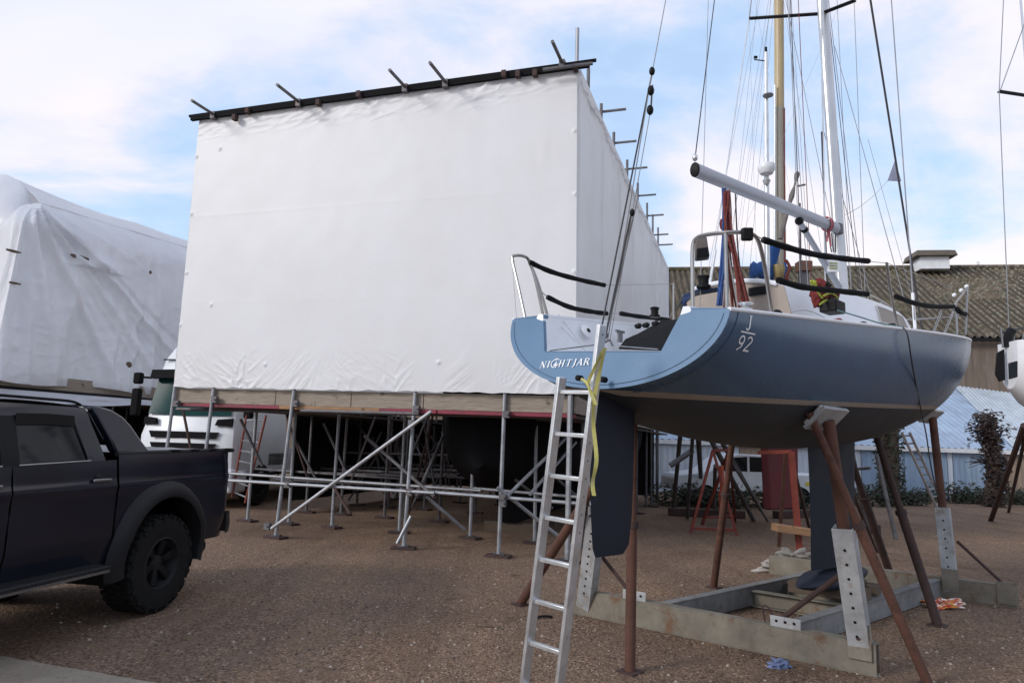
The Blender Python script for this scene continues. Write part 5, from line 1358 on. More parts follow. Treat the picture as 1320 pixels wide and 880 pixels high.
def long_face(u, v):
    x = u*LS2; z0 = zb_s+.07*noise.noise((u*8, 0, 9)); z1 = zc0+zsl*x
    U = x/LS
    d = .10*noise.noise((U*5, v*1.3, 2))+.05*noise.noise((U*14+v*2, v*3, 4))+.018*noise.noise((U*36, v*16, 6))
    # pleats that fan from the peak and hang to the hem
    for k in range(9):
        ang = .06+.115*k; xx = (1-v)*ang*1.35
        wd = .008+.025*(1-v)
        d += .16*math.exp(-((U-xx)/wd)**2)*math.exp(-((1-v)*(.6+.25*(k % 3))))*(1 if k % 2 else -.6)
    for cx, sl, wd, am in crs:
        xx = cx+sl*(1-v)+.03*noise.noise((v*5, cx*9, 1)); d += am*math.exp(-((U-xx)/(wd*.5))**2)*(1-v)**.7*.9
    # a loose flap half way up
    f = math.exp(-((U-.36)/.09)**2)*math.exp(-((v-.68)/.05)**2); d += .28*f*(1 if v > .66 else .1)
    d -= .12*max(0, 1-abs(U-.66)/.1)*max(0, 1-abs(v-.36)/.12)
    d += .16*(1-v)**2*math.sin(U*13+1)
    th_ = math.atan2(U, 1.02-v+.03*noise.noise((U*6, v*4, 41))); rg = 1-abs(math.sin(th_*11+.8*noise.noise((U*3, v*2, 44))))
    d += .15*rg**2*math.exp(-(U/.5)**2)*max(0, 1-v)**.5
    for k in range(14):
        xx = (1-v)*(.05+.07*k)+.01*math.sin(k*7+v*5); d += .035*math.exp(-((U-xx)/(.004+.010*(1-v)))**2)*math.exp(-(1-v)*(1.1+(k*37 % 5)*.3))
    q = noise.noise((U*20+v*9, v*13-U*6, 21)); d += .016*(1-min(1, abs(q)*4))*(1-v)**.5
    d *= min(1, U/.02)
    kk = max(0, (v-.80)/.20)**2*.7
    return SP(x, 0, z0+(z1-z0)*v)-SY*d*(1-kk)+flare(x, v)+SY*kk+SX*kk*math.exp(-(x/.8)**2)
g = MB(); g.grid(long_face, 260, 170); g.build('side_sheet', M['tarp2'], sh, angle=180)
def end_face(u, v):
    y = u*5.2; z0 = zb_s+.1*noise.noise((u*8, 4, 9)); yy = max(0, y-.68); z1 = zc0+(pk.z-zc0)*1.3*(math.sin(math.pi/2*yy/1.95) if yy < 1.95 else math.cos(math.pi/2*min(1, (yy-1.95)/2.6)))
    d = .1*noise.noise((u*5, v*1.5, 12))+.04*noise.noise((u*14, v*5, 4))+.15*(1-v)**2*math.sin(u*11)
    for k in range(6): d += .08*math.exp(-((u-(1-v)*(.1+.12*k))/(.01+.03*(1-v)))**2)
    d *= min(1, u/.03)
    kk = max(0, (v-.80)/.20)**2*.7
    return SP(0, y, z0+(z1-z0)*v)-SX*(d+.28*(1-v)*u)*(1-kk)+flare(y, v)+SX*kk+SY*kk*math.exp(-(y/.8)**2)
pk = at(14, 231, 17.0)
g = MB(); g.grid(end_face, 90, 90); g.build('end_sheet', M['tarp2'], sh, angle=180)
pk = at(14, 231, 17.0); yk = (pk-SP(0, 0, 0)).dot(SY)
def roof_l(u, v):
    x = .68+u*(LS2-.68); y = .68+v*1.95; rz = zc0+zsl*x+(pk.z-zc0)*math.sin(math.pi/2*v)*max(1.0, 1.3-.15*(x-.68))+.04*noise.noise((u*8, v*4, 3))
    sag = -.12*abs(math.sin(x*.75))*math.sin(math.pi*v)*.5
    return SP(x, y, rz+sag)
g = MB(); g.grid(roof_l, 80, 20); g.build('roof_sheet', M['tarp2'], sh, angle=180)
g = MB(); g.grid(lambda u, v: SP(.66+u*(LS2-.66), 2.62+2.6*v, zc0+zsl*(.66+u*(LS2-.66))+(pk.z-zc0)*math.cos(math.pi/2*v)*max(1.0, 1.3-.15*u*(LS2-.66))), 40, 12); g.build('roof_sheet', M['tarp2'], sh, angle=180)
def tear(x, y, w_, h_, mat='plastic_black'):
    g = MB(); p = onp(x, y, SP(0, -.16, 0), -SY); g.blob(p, 1, 2, .5, (.02, .02, .02), x)
    for v in g.bm.verts:
        o = v.co-p; v.co = p+SX*(o.x*50*w_)+V((0, 0, o.z*50*h_))-SY*(o.y*.6)
    return g.build('tear', M[mat], sh)
for x, y, w_, h_ in ((18, 324, .17, .035), (19, 365, .13, .03), (104, 332, .26, .06), (194, 351, .05, .05), (166, 470, .1, .08), (62, 481, .13, .05), (15, 451, .13, .05)): tear(x, y, w_, h_, 'timber')
shs = thing('scaffold', 'dark scaffold with beige boards carrying the older wrapped shelter on the left', 'scaffold', SP(3, 2, 0))
g = MB(); g.hexa([SP(-.3, -.02, zb_s-.12), SP(LS2, -.02, zb_s-.2), SP(LS2, .04, zb_s-.2), SP(-.3, .04, zb_s-.12)], [SP(-.3, -.02, zb_s+.22), SP(LS2, -.02, zb_s+.1), SP(LS2, .04, zb_s+.1), SP(-.3, .04, zb_s+.22)]); g.build('toe_board', M['board'], shs)
g = MB(); g.tube([SP(-.5, -.07, zb_s-.15), SP(LS2, -.07, zb_s-.24)], .06, 8); g.build('ledger', M['black'], shs)
for i in range(8):
    g = MB(); x = .3+i*1.25; g.tube([SP(x, .1, 0), SP(x, .1, zb_s)], .03, 8); g.build('standard', M['steel_dark'], shs)
for i in range(6):
    g = MB(); x = .3+i*1.6; g.tube([SP(x, 2.6, 0), SP(x, 2.6, zb_s)], .03, 8); g.build('standard', M['steel_dark'], shs)
g = MB(); g.box(SP(LS2/2, 2.6, zb_s-.3), (LS2, 5, .06), (SX, SY, Z_)); g.build('deck_board', M['deck_under'], shs)
# slack lower sheet, and an added black sheet standing for the shade inside
M['tarp3'] = tarp_mat('grey_lower_sheet', (.5, .51, .55), (.4, .41, .45), .4, .1, .5)
def low(u, v):
    x = -1.0+u*(LS+2.0); return SP(x, -.25-.25*v-.1*noise.noise((u*7, v*2, 5)), zb_s-.17-.03*u-(.32+.10*noise.noise((u*6, 2, 8))-.22*u)*v)
g = MB(); g.grid(low, 80, 12); tag(g.build('lower_sheet', M['tarp3'], shs, angle=180))
g = MB(); g.grid(lambda u, v: SP(-.5+u*(LS2+.5), 3.4, 0.0+v*(zb_s-.3)), 4, 3); g.build('shade_sheet', M['black'], shs)
# ------------------------------------------------------------------ long warehouse with a mossy corrugated roof
RZ = 12.2
ra, rb2 = gnd(866, 348, RZ), gnd(1320, 345, RZ)
WX = (rb2-ra); WX.z = 0; WX.normalize(); WY = V((-WX.y, WX.x, 0))
w0 = ra-WX*24-WY*8.2; WL = 24+(rb2-ra).length+30
EZ = 6.9; run = 8.2
def WP(x, y, z): return V((w0.x, w0.y, 0))+WX*x+WY*y+V((0, 0, z))
wh = thing('warehouse', 'long old warehouse with mossy corrugated roof behind the yachts', 'warehouse', WP(WL/2, 0, 0))
m, nt, b = nmat('mossy_corrugated_sheet')
v = coords(nt); n1 = noi(nt, v, .22, 6, .65); n2 = noi(nt, v, 1.6, 8, .75, .3); n3 = noi(nt, coords(nt, (1, 1, 1)), 5.5, 5, .8)
c = ramp(nt, n1, [(.3, (.065, .046, .033)), (.5, (.105, .076, .05)), (.7, (.08, .066, .032))]).outputs[0]
c = mixc(nt, ramp(nt, n2, [(.46, (0, 0, 0)), (.6, (.9,)*3)]).outputs[0], c, (.045, .042, .02))
sepx = nt.nodes.new('ShaderNodeSeparateXYZ'); tcg = nt.nodes.new('ShaderNodeTexCoord'); nt.links.new(tcg.outputs['Generated'], sepx.inputs[0])
xm = ramp(nt, sepx.outputs[0], [(.32, (.0,)*3), (.6, (1,)*3)]).outputs[0]
sp = ramp(nt, n3, [(.51, (0, 0, 0)), (.58, (1, 1, 1))]).outputs[0]
mm_ = nt.nodes.new('ShaderNodeMath'); mm_.operation = 'MULTIPLY'; nt.links.new(xm, mm_.inputs[0]); nt.links.new(sp, mm_.inputs[1])
mm2 = nt.nodes.new('ShaderNodeMath'); mm2.operation = 'MULTIPLY'; mm2.inputs[1].default_value = .85; nt.links.new(mm_.outputs[0], mm2.inputs[0])
c = mixc(nt, mm2.outputs[0], c, (.26, .25, .19))
nt.links.new(c, b.inputs['Base Color']); b.inputs['Roughness'].default_value = .95
M['moss_roof'] = m
M['moss_valley'] = paint('dark_valley_moss', (.046, .035, .023), .95, 0, .45, 1.5, (.028, .028, .014), (.5, .7), .2)  # valley faces coloured darker so the corrugation shows
M['wh_wall'] = paint('stained_cladding', (.16, .12, .09), .85, 0, .35, .8, (.22, .19, .16), (.55, .75), .1, 10, stretch=(3, 3, .3))
per = .32
def roofslope(sg):
    g = MB(); nx = int(WL/per*6); rows = 6
    vs = []
    for j in range(rows+1):
        row = []
        for i in range(nx+1):
            x = WL*i/nx; f = j/rows; lap = .03*(1-((f*3) % 1)) if j < rows else 0
            y = run*f if sg > 0 else 2*run-run*f
            row.append(g.bm.verts.new(WP(x, y, EZ+(RZ-EZ)*f+.07*math.cos(2*math.pi*x/per)+lap+.05*noise.noise((x*.2, f*3, sg)))))
        vs.append(row)
    for a, b_ in zip(vs, vs[1:]):
        for i in range(nx):
            jj = vs.index(a); g.mi = 1 if (i % 6 in (2, 3) and noise.noise((i*.013, jj*1.7, 3))+.5*noise.noise((i*.11, jj*3.1, 8)) > -.12) else 0; g.f([a[i], a[i+1], b_[i+1], b_[i]])
    return g.build('roof', [M['moss_roof'], M['moss_valley']], wh, angle=70)
r1 = roofslope(1); roofslope(-1)
g = MB(); g.tube([WP(0, run, RZ+.03), WP(WL, run, RZ+.03)], .16, 10); g.build('ridge_cap', M['moss_roof'], r1)
g = MB(); g.box(WP(WL/2, .25, EZ/2), (WL-.4, .1, EZ-.05), (WX, WY, Z_)); g.box(WP(WL/2, 2*run-.25, EZ/2), (WL-.4, .1, EZ-.05), (WX, WY, Z_)); g.build('wall', M['wh_wall'], wh)
for x in (.25, WL-.25):
    g = MB(); g.prism([WP(x, .3, .0), WP(x, 2*run-.3, 0), WP(x, 2*run-.3, EZ-.1), WP(x, run, RZ-.15), WP(x, .3, EZ-.1)], WX*.06); g.build('gable', M['wh_wall'], wh)
g = MB(); g.box(WP(WL/2, -.12, EZ-.08), (WL, .18, .14), (WX, WY, Z_)); g.build('gutter', M['plastic_black'], wh)
# ridge ventilator
vp = onp(1199, 346, WP(0, run-.6, 0), WY); vx = (vp-WP(0, 0, 0)).dot(WX)
g = MB(); g.box(WP(vx, run-.6, RZ+.05), (1.5, 1.3, .75), (WX, WY, Z_)); vt = g.build('ventilator', M['white_paint'], wh)
g = MB(); h0 = RZ+.36
g.hexa([WP(vx+i*1.08, run-.6+j*.95, h0) for i, j in ((-1, -1), (1, -1), (1, 1), (-1, 1))], [WP(vx+i*1.0, run-.6+j*.85, h0+.3) for i, j in ((-1, -1), (1, -1), (1, 1), (-1, 1))])
g.hexa([WP(vx+i*1.0, run-.6+j*.85, h0+.303) for i, j in ((-1, -1), (1, -1), (1, 1), (-1, 1))], [WP(vx+i*.8, run-.6+j*.5, h0+.42) for i, j in ((-1, -1), (1, -1), (1, 1), (-1, 1))])
g.build('ventilator_hood', paint('vent_hood', (.11, .09, .07), .8), vt, bevel=.02)
fp_ = onp(1261, 345, WP(0, run, 0), WY)
g = MB(); g.tube([fp_+V((0, 0, -.3)), fp_+V((0, 0, .35))], .07, 8); g.build('finial', M['white_paint'], wh)

# ------------------------------------------------------------------ low lean-to shed in front of it
sa_, sb_ = gnd(862, 634), gnd(1318, 646)
HX = V((sb_.x-sa_.x, sb_.y-sa_.y, 0)).normalized(); HY = V((-HX.y, HX.x, 0)); h0_ = V((sa_.x, sa_.y, 0))-HX*3; HL = (sb_-sa_).length+3+16
def HP(x, y, z): return h0_+HX*x+HY*y+V((0, 0, z))
def hx(px, py): return (onp(px, py, HP(0, 0, 0), HY)-h0_).dot(HX)
GZ = onp(1240, 580, HP(0, 0, 0), HY).z
shd = thing('lean_to_shed', 'low blue clad shed with white gutter and pale metal roof below the warehouse', 'shed', HP(HL*.6, 2, 0))
def cladding(name, c, c2, sc=(1, 1, 1)):
    return paint(name, c, .55, 0, .18, .9, c2, (.55, .72), .08, 8, stretch=(2, 2, .35))
M['blue_clad'] = cladding('blue_cladding', (.25, .34, .46), (.36, .43, .51))
M['white_clad'] = cladding('white_cladding', (.55, .6, .66), (.4, .45, .5))
M['tan_clad'] = cladding('tan_boards', (.3, .22, .16), (.36, .3, .24))
M['pale_sheet'] = cladding('pale_roof_sheet', (.42, .47, .52), (.55, .57, .58))
M['blue_sheet'] = cladding('blue_roof_sheet', (.30, .38, .49), (.4, .46, .53))
def corr(fn, u0, u1, period, amp, name, mat, nrm, rows=2, par=None):
    g = MB(); n = max(2, int((u1-u0)/period*4))
    g.grid(lambda a, b_: fn(u0+(u1-u0)*a, b_)+nrm*(amp*(1 if int((u0+(u1-u0)*a)/period*2) % 2 else -1)), n, rows)
    return g.build(name, M[mat], par or shd, angle=30)
xs = [0, hx(953, 600), hx(988, 600), hx(1110, 600), hx(1166, 600), hx(1221, 600), hx(1228, 600), hx(1296, 600), HL]
for a, b_, mm in zip(xs, xs[1:], ('white_clad', 'tan_clad', 'white_clad', 'blue_clad', 'blue_clad', 'white_clad', 'blue_clad', 'tan_clad')):
    corr(lambda u, f: HP(u, 0, GZ*f), a+.01, b_-.01, .22, .012, 'wall_panel', mm, -HY)
g = MB(); g.box(HP(HL/2, -.1, GZ-.02), (HL, .14, .16), (HX, HY, Z_)); g.build('gutter', M['white_paint'], shd)
g = MB(); g.box(HP(HL-8, -.04, .2), (16, .05, .4), (HX, HY, Z_)); g.build('plinth', M['white_clad'], shd)
TR_ = .62; RL = 5.6
def SLP(u, f): return HP(u, RL*f*.87, GZ+.07+RL*f*.5)
nsl = (HX.cross(HY*.87+V((0, 0, .5)))).normalized()
if nsl.z < 0: nsl = -nsl
corr(SLP, 0, HL, .26, .015, 'roof', 'blue_sheet', nsl, 3)
# paler newer sheeting laid over the right-hand part, with a slanting edge
q0 = onp(1238, 507, SLP(0, 0), nsl); q1 = onp(1305, 577, SLP(0, 0), nsl)
u0, f0 = (q0-h0_).dot(HX), ((q0-h0_).dot(HY))/(RL*.87); u1, f1 = (q1-h0_).dot(HX), max(0, (q1-h0_).dot(HY))/(RL*.87)
def pale(a, f):
    lo = u1+(u0-u1)*(f-f1)/(f0-f1); u = lo+(HL-lo)*a; return SLP(u, f)+nsl*(.05+.014*(1 if int(a*170) % 2 else -1))
g = MB(); g.grid(lambda a, f: pale(a, f), 340, 6); g.build('pale_roof_sheet', M['pale_sheet'], shd, angle=30)
g = MB(); g.grid(lambda a, f: HP(HL*a, RL*.87+.02, (GZ+.07+RL*.5)*f), 2, 2); g.build('back_wall', M['wh_wall'], shd)
tk = onp(1268, 492, HP(0, 5.4, 0), HY)
g = MB(); g.lathe(V((tk.x, tk.y, tk.z-1.2)), Z_, [(.33, 0), (.33, .95), (.36, .97), (.36, 1.45), (.32, 1.46)], 18); tnk = tag(g.build('water_tank', M['white_paint'], origin=V((tk.x, tk.y, 0))), 'small white tank with a red lid above the pale shed roof', 'tank')
g = MB(); g.lathe(V((tk.x, tk.y, tk.z+.262)), Z_, [(.38, 0), (.38, .06), (.2, .16), (.02, .2)], 18); g.build('lid', M['redstrip'], tnk)
# ------------------------------------------------------------------ plants along the wall
def leafmat(name, c, c2):
    m, nt, b = nmat(name); v = coords(nt); n = noi(nt, v, 3, 4)
    nt.links.new(ramp(nt, n, [(.3, c), (.7, c2)]).outputs[0], b.inputs['Base Color']); b.inputs['Roughness'].default_value = .8; return m
M['ivy'] = leafmat('dead_ivy', (.022, .014, .012), (.05, .03, .024)); M['scrub'] = leafmat('scrub_leaf', (.018, .024, .014), (.04, .045, .022)); M['grass'] = leafmat('rough_grass', (.04, .045, .02), (.09, .085, .04))
def leaves(g, c, rad, n, size, rn, up=.4):
    for _ in range(n):
        while True:
            d = V((rn.uniform(-1, 1), rn.uniform(-1, 1), rn.uniform(-1, 1)))
            if d.length < 1: break
        d = d*(.55+.45*d.length)
        p = c+V((d.x*rad[0], d.y*rad[1], d.z*rad[2])); a = V((rn.uniform(-1, 1), rn.uniform(-1, 1), rn.uniform(-.3, 1)*up+.2)).normalized(); b_ = a.orthogonal().normalized(); s = size*rn.uniform(.6, 1.4)
        g.poly([p-a*s, p+b_*s*.45, p+a*s, p-b_*s*.45])
rn = random.Random(21)
# ivy-clad stump
tb = gnd(1281, 653); o = thing('ivy_stump', 'tall dead tree stump wrapped in brown ivy against the blue shed wall', 'tree stump', tb)
tt = onp(1272, 538, tb, V((0, -1, 0)))
g = MB(); g.tube(smooth([tb, tb.lerp(tt, .5)+V((.12, 0, 0)), tt], 5), [.26]*3+[.24]*3+[.2]*5, 10); g.build('trunk', M['timber'], o)
g = MB()
for k in range(14):
    f = k/13; c = tb.lerp(tt, f)+V((.1*math.sin(f*5), -.1, 0)); r = .34+.25*max(0, f-.6)
    leaves(g, c+V((rn.uniform(-.12, .12), 0, 0)), (r*rn.uniform(.8, 1.3), r, .3), 190, .075, rn)
for k in range(46):
    c = tt+V((rn.uniform(-.35, .35), rn.uniform(-.2, .2), rn.uniform(-.7, .0))); d = V((rn.uniform(-1, 1), rn.uniform(-.7, .7), rn.uniform(-.5, .5))); e_ = c+d*rn.uniform(.3, .55)+V((0, 0, -.05)); g.tube([c, c+d*.3, e_], .009, 4); leaves(g, e_, (.12, .12, .12), 9, .06, rn)
for k in range(26):
    c = tb.lerp(tt, .5)+V((-.2, -.1, rn.uniform(-.1, .1))); d = V((rn.uniform(-1, -.2), rn.uniform(-.5, .2), rn.uniform(-.4, .3))); g.tube([c, c+d*.4, c+d*.7], .01, 4)
g.build('ivy', M['ivy'], o, smooth=False)
tb = gnd(1147, 652); o = thing('ivy_stump', 'short dark ivy covered stump behind the props under the bow', 'tree stump', tb)
g = MB(); g.tube([tb, tb+V((.05, 0, 2.4))], .3, 10); g.build('trunk', M['timber'], o)
g = MB()
for k in range(10): leaves(g, tb+V((0, -.1, .3+k*.26)), (.5, .4, .3), 130, .08, rn)
g.build('ivy', M['scrub'], o, smooth=False)
# scrub bushes
proto = None
lab = ('low dark scrub bush at the left end of the blue shed wall', 'low dark scrub bush beside the short ivy stump', 'low dark scrub bush below the blue shed wall, left of the tall stump', 'low dark scrub bush at the foot of the tall ivy stump', 'low dark scrub bush right of the tall ivy stump', 'dark scrub bush in front of the white car bonnet', 'dark scrub bush in front of the white car door', 'dark scrub bush behind the trestle with the plank')
for i, (x, y, s) in enumerate(((1118, 652, 1.0), (1172, 651, .8), (1228, 648, 1.1), (1262, 649, .8), (1306, 650, .8), (872, 652, 1.0), (930, 655, .9), (1000, 655, 1.0))):
    p = gnd(x, y)
    o = thing('scrub_bush', lab[i], 'bush', p, 'scrub along the shed wall')
    g = MB(); leaves(g, p+V((0, 0, .3*s)), (.95*s, .5*s, .38*s), 420, .07, rn); leaves(g, p+V((.5*s, .1, .25*s)), (.5*s, .4*s, .5*s), 150, .07, rn); g.build('foliage', M['scrub'], o, smooth=False)
    g = MB()
    for k in range(7): d = V((rn.uniform(-.6, .6), rn.uniform(-.3, .3), 1))*.5*s; g.tube([p, p+d], .012, 4)
    g.build('stem', M['timber'], o)
g = MB()
for k in range(5200):
    x = rn.uniform(4, HL-3); y = -.12-abs(rn.gauss(0, .7)); p = HP(x, y, 0); h_ = rn.uniform(.08, .3); d = V((rn.uniform(-.1, .1), rn.uniform(-.1, .1), h_)); s = V((rn.uniform(-1, 1), rn.uniform(-1, 1), 0)).normalized()*.018
    g.poly([p-s, p+s, p+d])
tag(g.build('rough_grass', M['grass'], smooth=False), 'rough grass strip growing along the foot of the shed wall', 'grass', kind='stuff')

# ------------------------------------------------------------------ small white pickup by the shed
vb0 = gnd(858, 646); vb0 = V((vb0.x, vb0.y-1.4, 0)); VX = HX; VY = HY
def VP(x, y, z): return vb0+VX*x+VY*y+V((0, 0, z))
van = thing('white_pickup', 'small white pickup parked along the shed wall seen under the yacht', 'pickup', VP(2, .8, 0))
prof = [(0, .42), (0, .75), (.1, .86), (.95, .98), (1.55, 1.42), (1.8, 1.49), (2.85, 1.47), (2.98, 1.42), (3.02, .96), (4.5, .96), (4.52, .42)]
g = MB(); g.prism([VP(x, 0, z) for x, z in prof], VY*1.6); bd_ = g.build('body', M['lorry'], van, bevel=.04)
g = MB(); g.prism([VP(x, -.008, z) for x, z in ((1.12, 1.0), (1.62, 1.38), (2.05, 1.42), (2.05, 1.0))], VY*.01); g.build('window', M['glass'], bd_)
g = MB(); g.prism([VP(x, -.008, z) for x, z in ((2.12, 1.0), (2.12, 1.42), (2.75, 1.4), (2.85, 1.0))], VY*.01); g.build('window', M['glass'], bd_)
for x in (.85, 3.6):
    for y in (.1, 1.5):
        g = MB(); g.lathe(VP(x, y, .31), VY, [(.16, -.12), (.28, -.12), (.31, -.08), (.31, .08), (.28, .12), (.1, .1)], 20); g.build('wheel', M['tyre'], van)
g = MB(); g.box(VP(4.53, .4, .68), (.02, .5, .11), (VX, VY, Z_)); g.box(VP(4.0, -.01, .7), (.5, .01, .1), (VX, VY, Z_)); g.build('yellow_plate', paint('yellow_plate', (.6, .5, .02), .5), van)

# ------------------------------------------------------------------ ketch behind, only masts, sail cover, keel and props show
KO = V((4.6, 12.6, 0)); KA = V((math.sin(R(24)), math.cos(R(24)), 0)); KR = V((KA.y, -KA.x, 0))
def KB(s, t, z): return KO+KA*s+KR*t+V((0, 0, z))
ket = thing('ketch', 'ketch with golden wooden main mast and blue sail cover behind the blue yacht', 'yacht', KB(3, 0, 0))
g = MB(); secs = []
for i in range(21):
    s = 8.5*i/20; b_ = interp(s, [0, 2, 4.5, 7, 8.5], [.7, 1.15, 1.3, .8, .05]); k = interp(s, [0, 2, 4.5, 7, 8.5], [2.6, 2.15, 2.0, 2.2, 2.7]); z1 = 3.15+.03*s
    secs.append([KB(s, b_*math.sin(a)**.9*(1), z1-(z1-k)*max(0, math.cos(a))**.9) if a >= 0 else KB(s, -b_*math.sin(-a)**.9, z1-(z1-k)*max(0, math.cos(a))**.9) for a in [math.pi/2*(j/10) for j in range(-10, 11)]])
g.loft(secs); g.poly(secs[0])
g.build('hull', M['white'], ket, angle=60)
g = MB(); g.loft([[KB(8.5*i/20, t*interp(8.5*i/20, [0, 2, 4.5, 7, 8.5], [.7, 1.15, 1.3, .8, .05]), 3.14+.03*8.5*i/20) for t in (-1, 0, 1)] for i in range(21)]); g.build('deck', M['beige'], ket)
kp = [at(990, 570, 14.6), at(1029, 570, 15.2), at(1030, 655, 15.2), at(994, 657, 14.6)]
M['red_keel'] = paint('red_antifouling', (.11, .012, .016), .7, 0, .3, 2, (.06, .01, .012), (.55, .7))
g = MB(); g.prism(kp, KR*-.16); g.build('keel', M['red_keel'], ket, bevel=.03)
g = MB(); secs = []
for i in range(5):
    s = 3.0+3*i/4; secs.append([KB(s, t, z) for t, z in ((-.8, 3.2), (-.7, 3.6), (-.4, 3.68), (.4, 3.68), (.7, 3.6), (.8, 3.2))])
g.loft(secs, cap=True); g.build('cabin', M['white'], ket, angle=30)
def spar(pts, r, mat, name, par=None, seg=14):
    g = MB(); g.tube(pts, r, seg); return g.build(name, M[mat], par or ket)
M['gold'] = paint('varnished_spruce', (.40, .31, .17), .4, 0, .2, 2, stretch=(4, 4, .3)); M['gold_grey'] = paint('weathered_spruce', (.3, .27, .22), .5, 0, .2, 2, stretch=(4, 4, .3))
mA, mB, mC = at(1005.5, 372, 14.5), at(1004.5, 140, 14.5), at(1004, -30, 14.5)
up_ = (mC-mB).normalized()
mm1 = spar([mA-V((0, 0, 1)), mB], .115, 'gold_grey', 'main_mast'); spar([mB, mB+up_*6], .105, 'gold', 'upper_mast', mm1)
spar([at(998.5, 372, 14.38), at(999, 110, 14.38)], .02, 'alu', 'sail_track', mm1); spar([at(1011.5, 360, 14.4), at(1011, 140, 14.4)], .017, 'rope_red', 'halyard', mm1)
z0_, z1_ = at(988.5, 345, 13.5), at(987.5, 68, 13.5)
mz = spar([z0_-V((0, 0, .8)), z0_.lerp(z1_, .5), z1_], [.055, .05, .035], 'alu', 'mizzen_mast', seg=12)
g = MB(); g.lathe(at(988, 218, 13.4), Z_, [(.04, -.12), (.12, -.1), (.17, -.02), (.17, .04), (.165, .09), (.13, .1), (.03, .11)], 24); g.build('radar_dome', M['white_paint'], mz)
g = MB(); g.lathe(at(988, 230, 13.4), Z_, [(.05, -.12), (.08, -.05), (.05, 0)], 12); g.build('radar_bracket', M['alu'], mz)
g = MB(); g.lathe(at(990, 123, 13.4), Z_, [(.1, -.015), (.11, .0), (.1, .015), (.02, .03)], 20); g.build('radar_reflector', M['steel'], mz)
g = MB(); g.tube([at(972, 77, 13.5), at(988, 79, 13.5)], .012, 6); g.tube([at(972, 74, 13.5), at(976, 74, 13.5)], .03, 6); g.tube([z1_, z1_+V((0, 0, .12))], .025, 6); g.build('wind_vane', M['plastic_black'], mz)
g = MB(); secs = []
for i in range(13):
    x = 968+44*i/12; c = at(x, 350-2*math.sin(i*.6), 13.2+.8*i/12); r = .16+.03*math.sin(i*2.1)
    secs.append([c+V((0, math.cos(2*math.pi*k/12)*r*.7, math.sin(2*math.pi*k/12)*r+.02*noise.noise((i, k*.8, 3)))) for k in range(12)])
g.loft(secs, closed=True, cap=True); g.build('sail_cover', M['blue_canvas'], ket, angle=60)
g = MB(); secs = [[at(990+x, y, 13.8)+V((math.cos(2*math.pi*k/12)*.14, math.sin(2*math.pi*k/12)*.14, 0)) for k in range(12)] for x, y in ((0, 358), (2, 340), (6, 325), (8, 318))]
g.loft(secs, closed=True, cap=True); g.build('mast_boot', M['blue_canvas'], ket, angle=60)
g = MB(); g.lathe(at(1003, 349, 13.6), Z_, [(.1, -.15), (.13, .0), (.13, .1), (.1, .12)], 14); g.build('horn', paint('brass', (.35, .27, .12), .4, .5), ket)
g = MB(); g.tube(smooth([at(1013, 335, 13.5), at(1018, 345, 13.5), at(1014, 356, 13.5), at(1018, 365, 13.5)], 5), .03, 6); g.build('red_line', M['rope_red'], ket)
g = MB(); pts = smooth([at(1028, 222, 13), at(1024, 240, 13), at(1017, 265, 13), at(1012, 283, 13), at(1006, 308, 13)], 4); g.tube(pts, [.035+.02*math.sin(i*1.3) if i < 9 else .045 for i in range(len(pts))], 8); g.tube([at(1028, 240, 13), at(1038, 238, 13)], .02, 6); g.build('furled_gaff', paint('grey_canvas', (.16, .14, .13), .85, 0, .3, 6), ket)
g = MB(); g.tube([at(1031, 262, 13), at(1032, 345, 13)], .02, 6); g.build('chain', M['steel_dark'], ket)
g = MB(); g.box(at(1036, 344, 13), (.24, .24, .19)); g.build('wooden_box', paint('brown_box', (.14, .07, .045), .7), ket)
g = MB(); g.box(at(1036, 362, 13), (.16, .12, .42)); g.build('davit_post', M['steel_dark'], ket)
for (x0, y0), (x1, y1), mm, rr in (((905, 390), (966, 70), 'wire', .006), ((938, 330), (991, 0), 'wire', .007), ((953, 310), (984, 75), 'wire', .005), ((968, 330), (998, 0), 'wire', .007), ((958, 330), (985, 80), 'wire', .006), ((1042, 330), (1020, 0), 'wire', .008),
                                  ((946, 330), (1000, -40), 'wire', .005), ((975, 340), (967, 60), 'wire', .004), ((984, 60), (995, 120), 'wire', .004), ((1000, 200), (983, 240), 'wire', .004), ((1062, 345), (1010, 0), 'wire', .007), ((940, 345), (966, 100), 'wire', .006)):
    wire(*spanz(at(x0, y0, 14), at(x1, y1, 14), 3.4), rr*.55, mm, 'stay', ket)
# stands and trestles around it
def stand(base, label, legs, mat='steel_dark', grp='steel stands under the yachts behind'):
    o = thing('boat_stand', label, 'stand', base, grp)
    for p, q, r in legs: g = MB(); g.tube([p, q], r, 8); g.build('leg', M[mat], o)
    return o
stand(gnd(888, 668), 'dark steel boat stand with splayed legs left of the red trestle', [(gnd(868, 655), at(877, 560, 15), .05), (gnd(886, 668), at(893, 560, 14), .04), (gnd(905, 640), at(900, 560, 15), .06), (at(864, 600, 14.5), at(893, 580, 14.5), .06)])
stand(gnd(955, 672), 'dark steel boat stand with a grey leg right of the red trestle', [(gnd(972, 671), at(913, 560, 13.6), .055), (gnd(981, 657), at(925, 560, 14.5), .05), (gnd(920, 660), at(922, 600, 14.4), .04), (gnd(990, 672), at(940, 590, 13.8), .03)])
stand(gnd(1110, 690), 'dark steel boat stand seen between the keel and the bow props', [(gnd(1085, 665), at(1098, 560, 16), .05), (gnd(1120, 690), at(1096, 570, 14), .045), (gnd(1155, 695), at(1130, 585, 14), .04), (at(1090, 605, 15), at(1122, 603, 14.5), .03)])
tr1 = thing('trestle', 'red oxide A frame trestle with low cross bars left of the keel', 'trestle', gnd(918, 685), 'red trestles under the yachts')
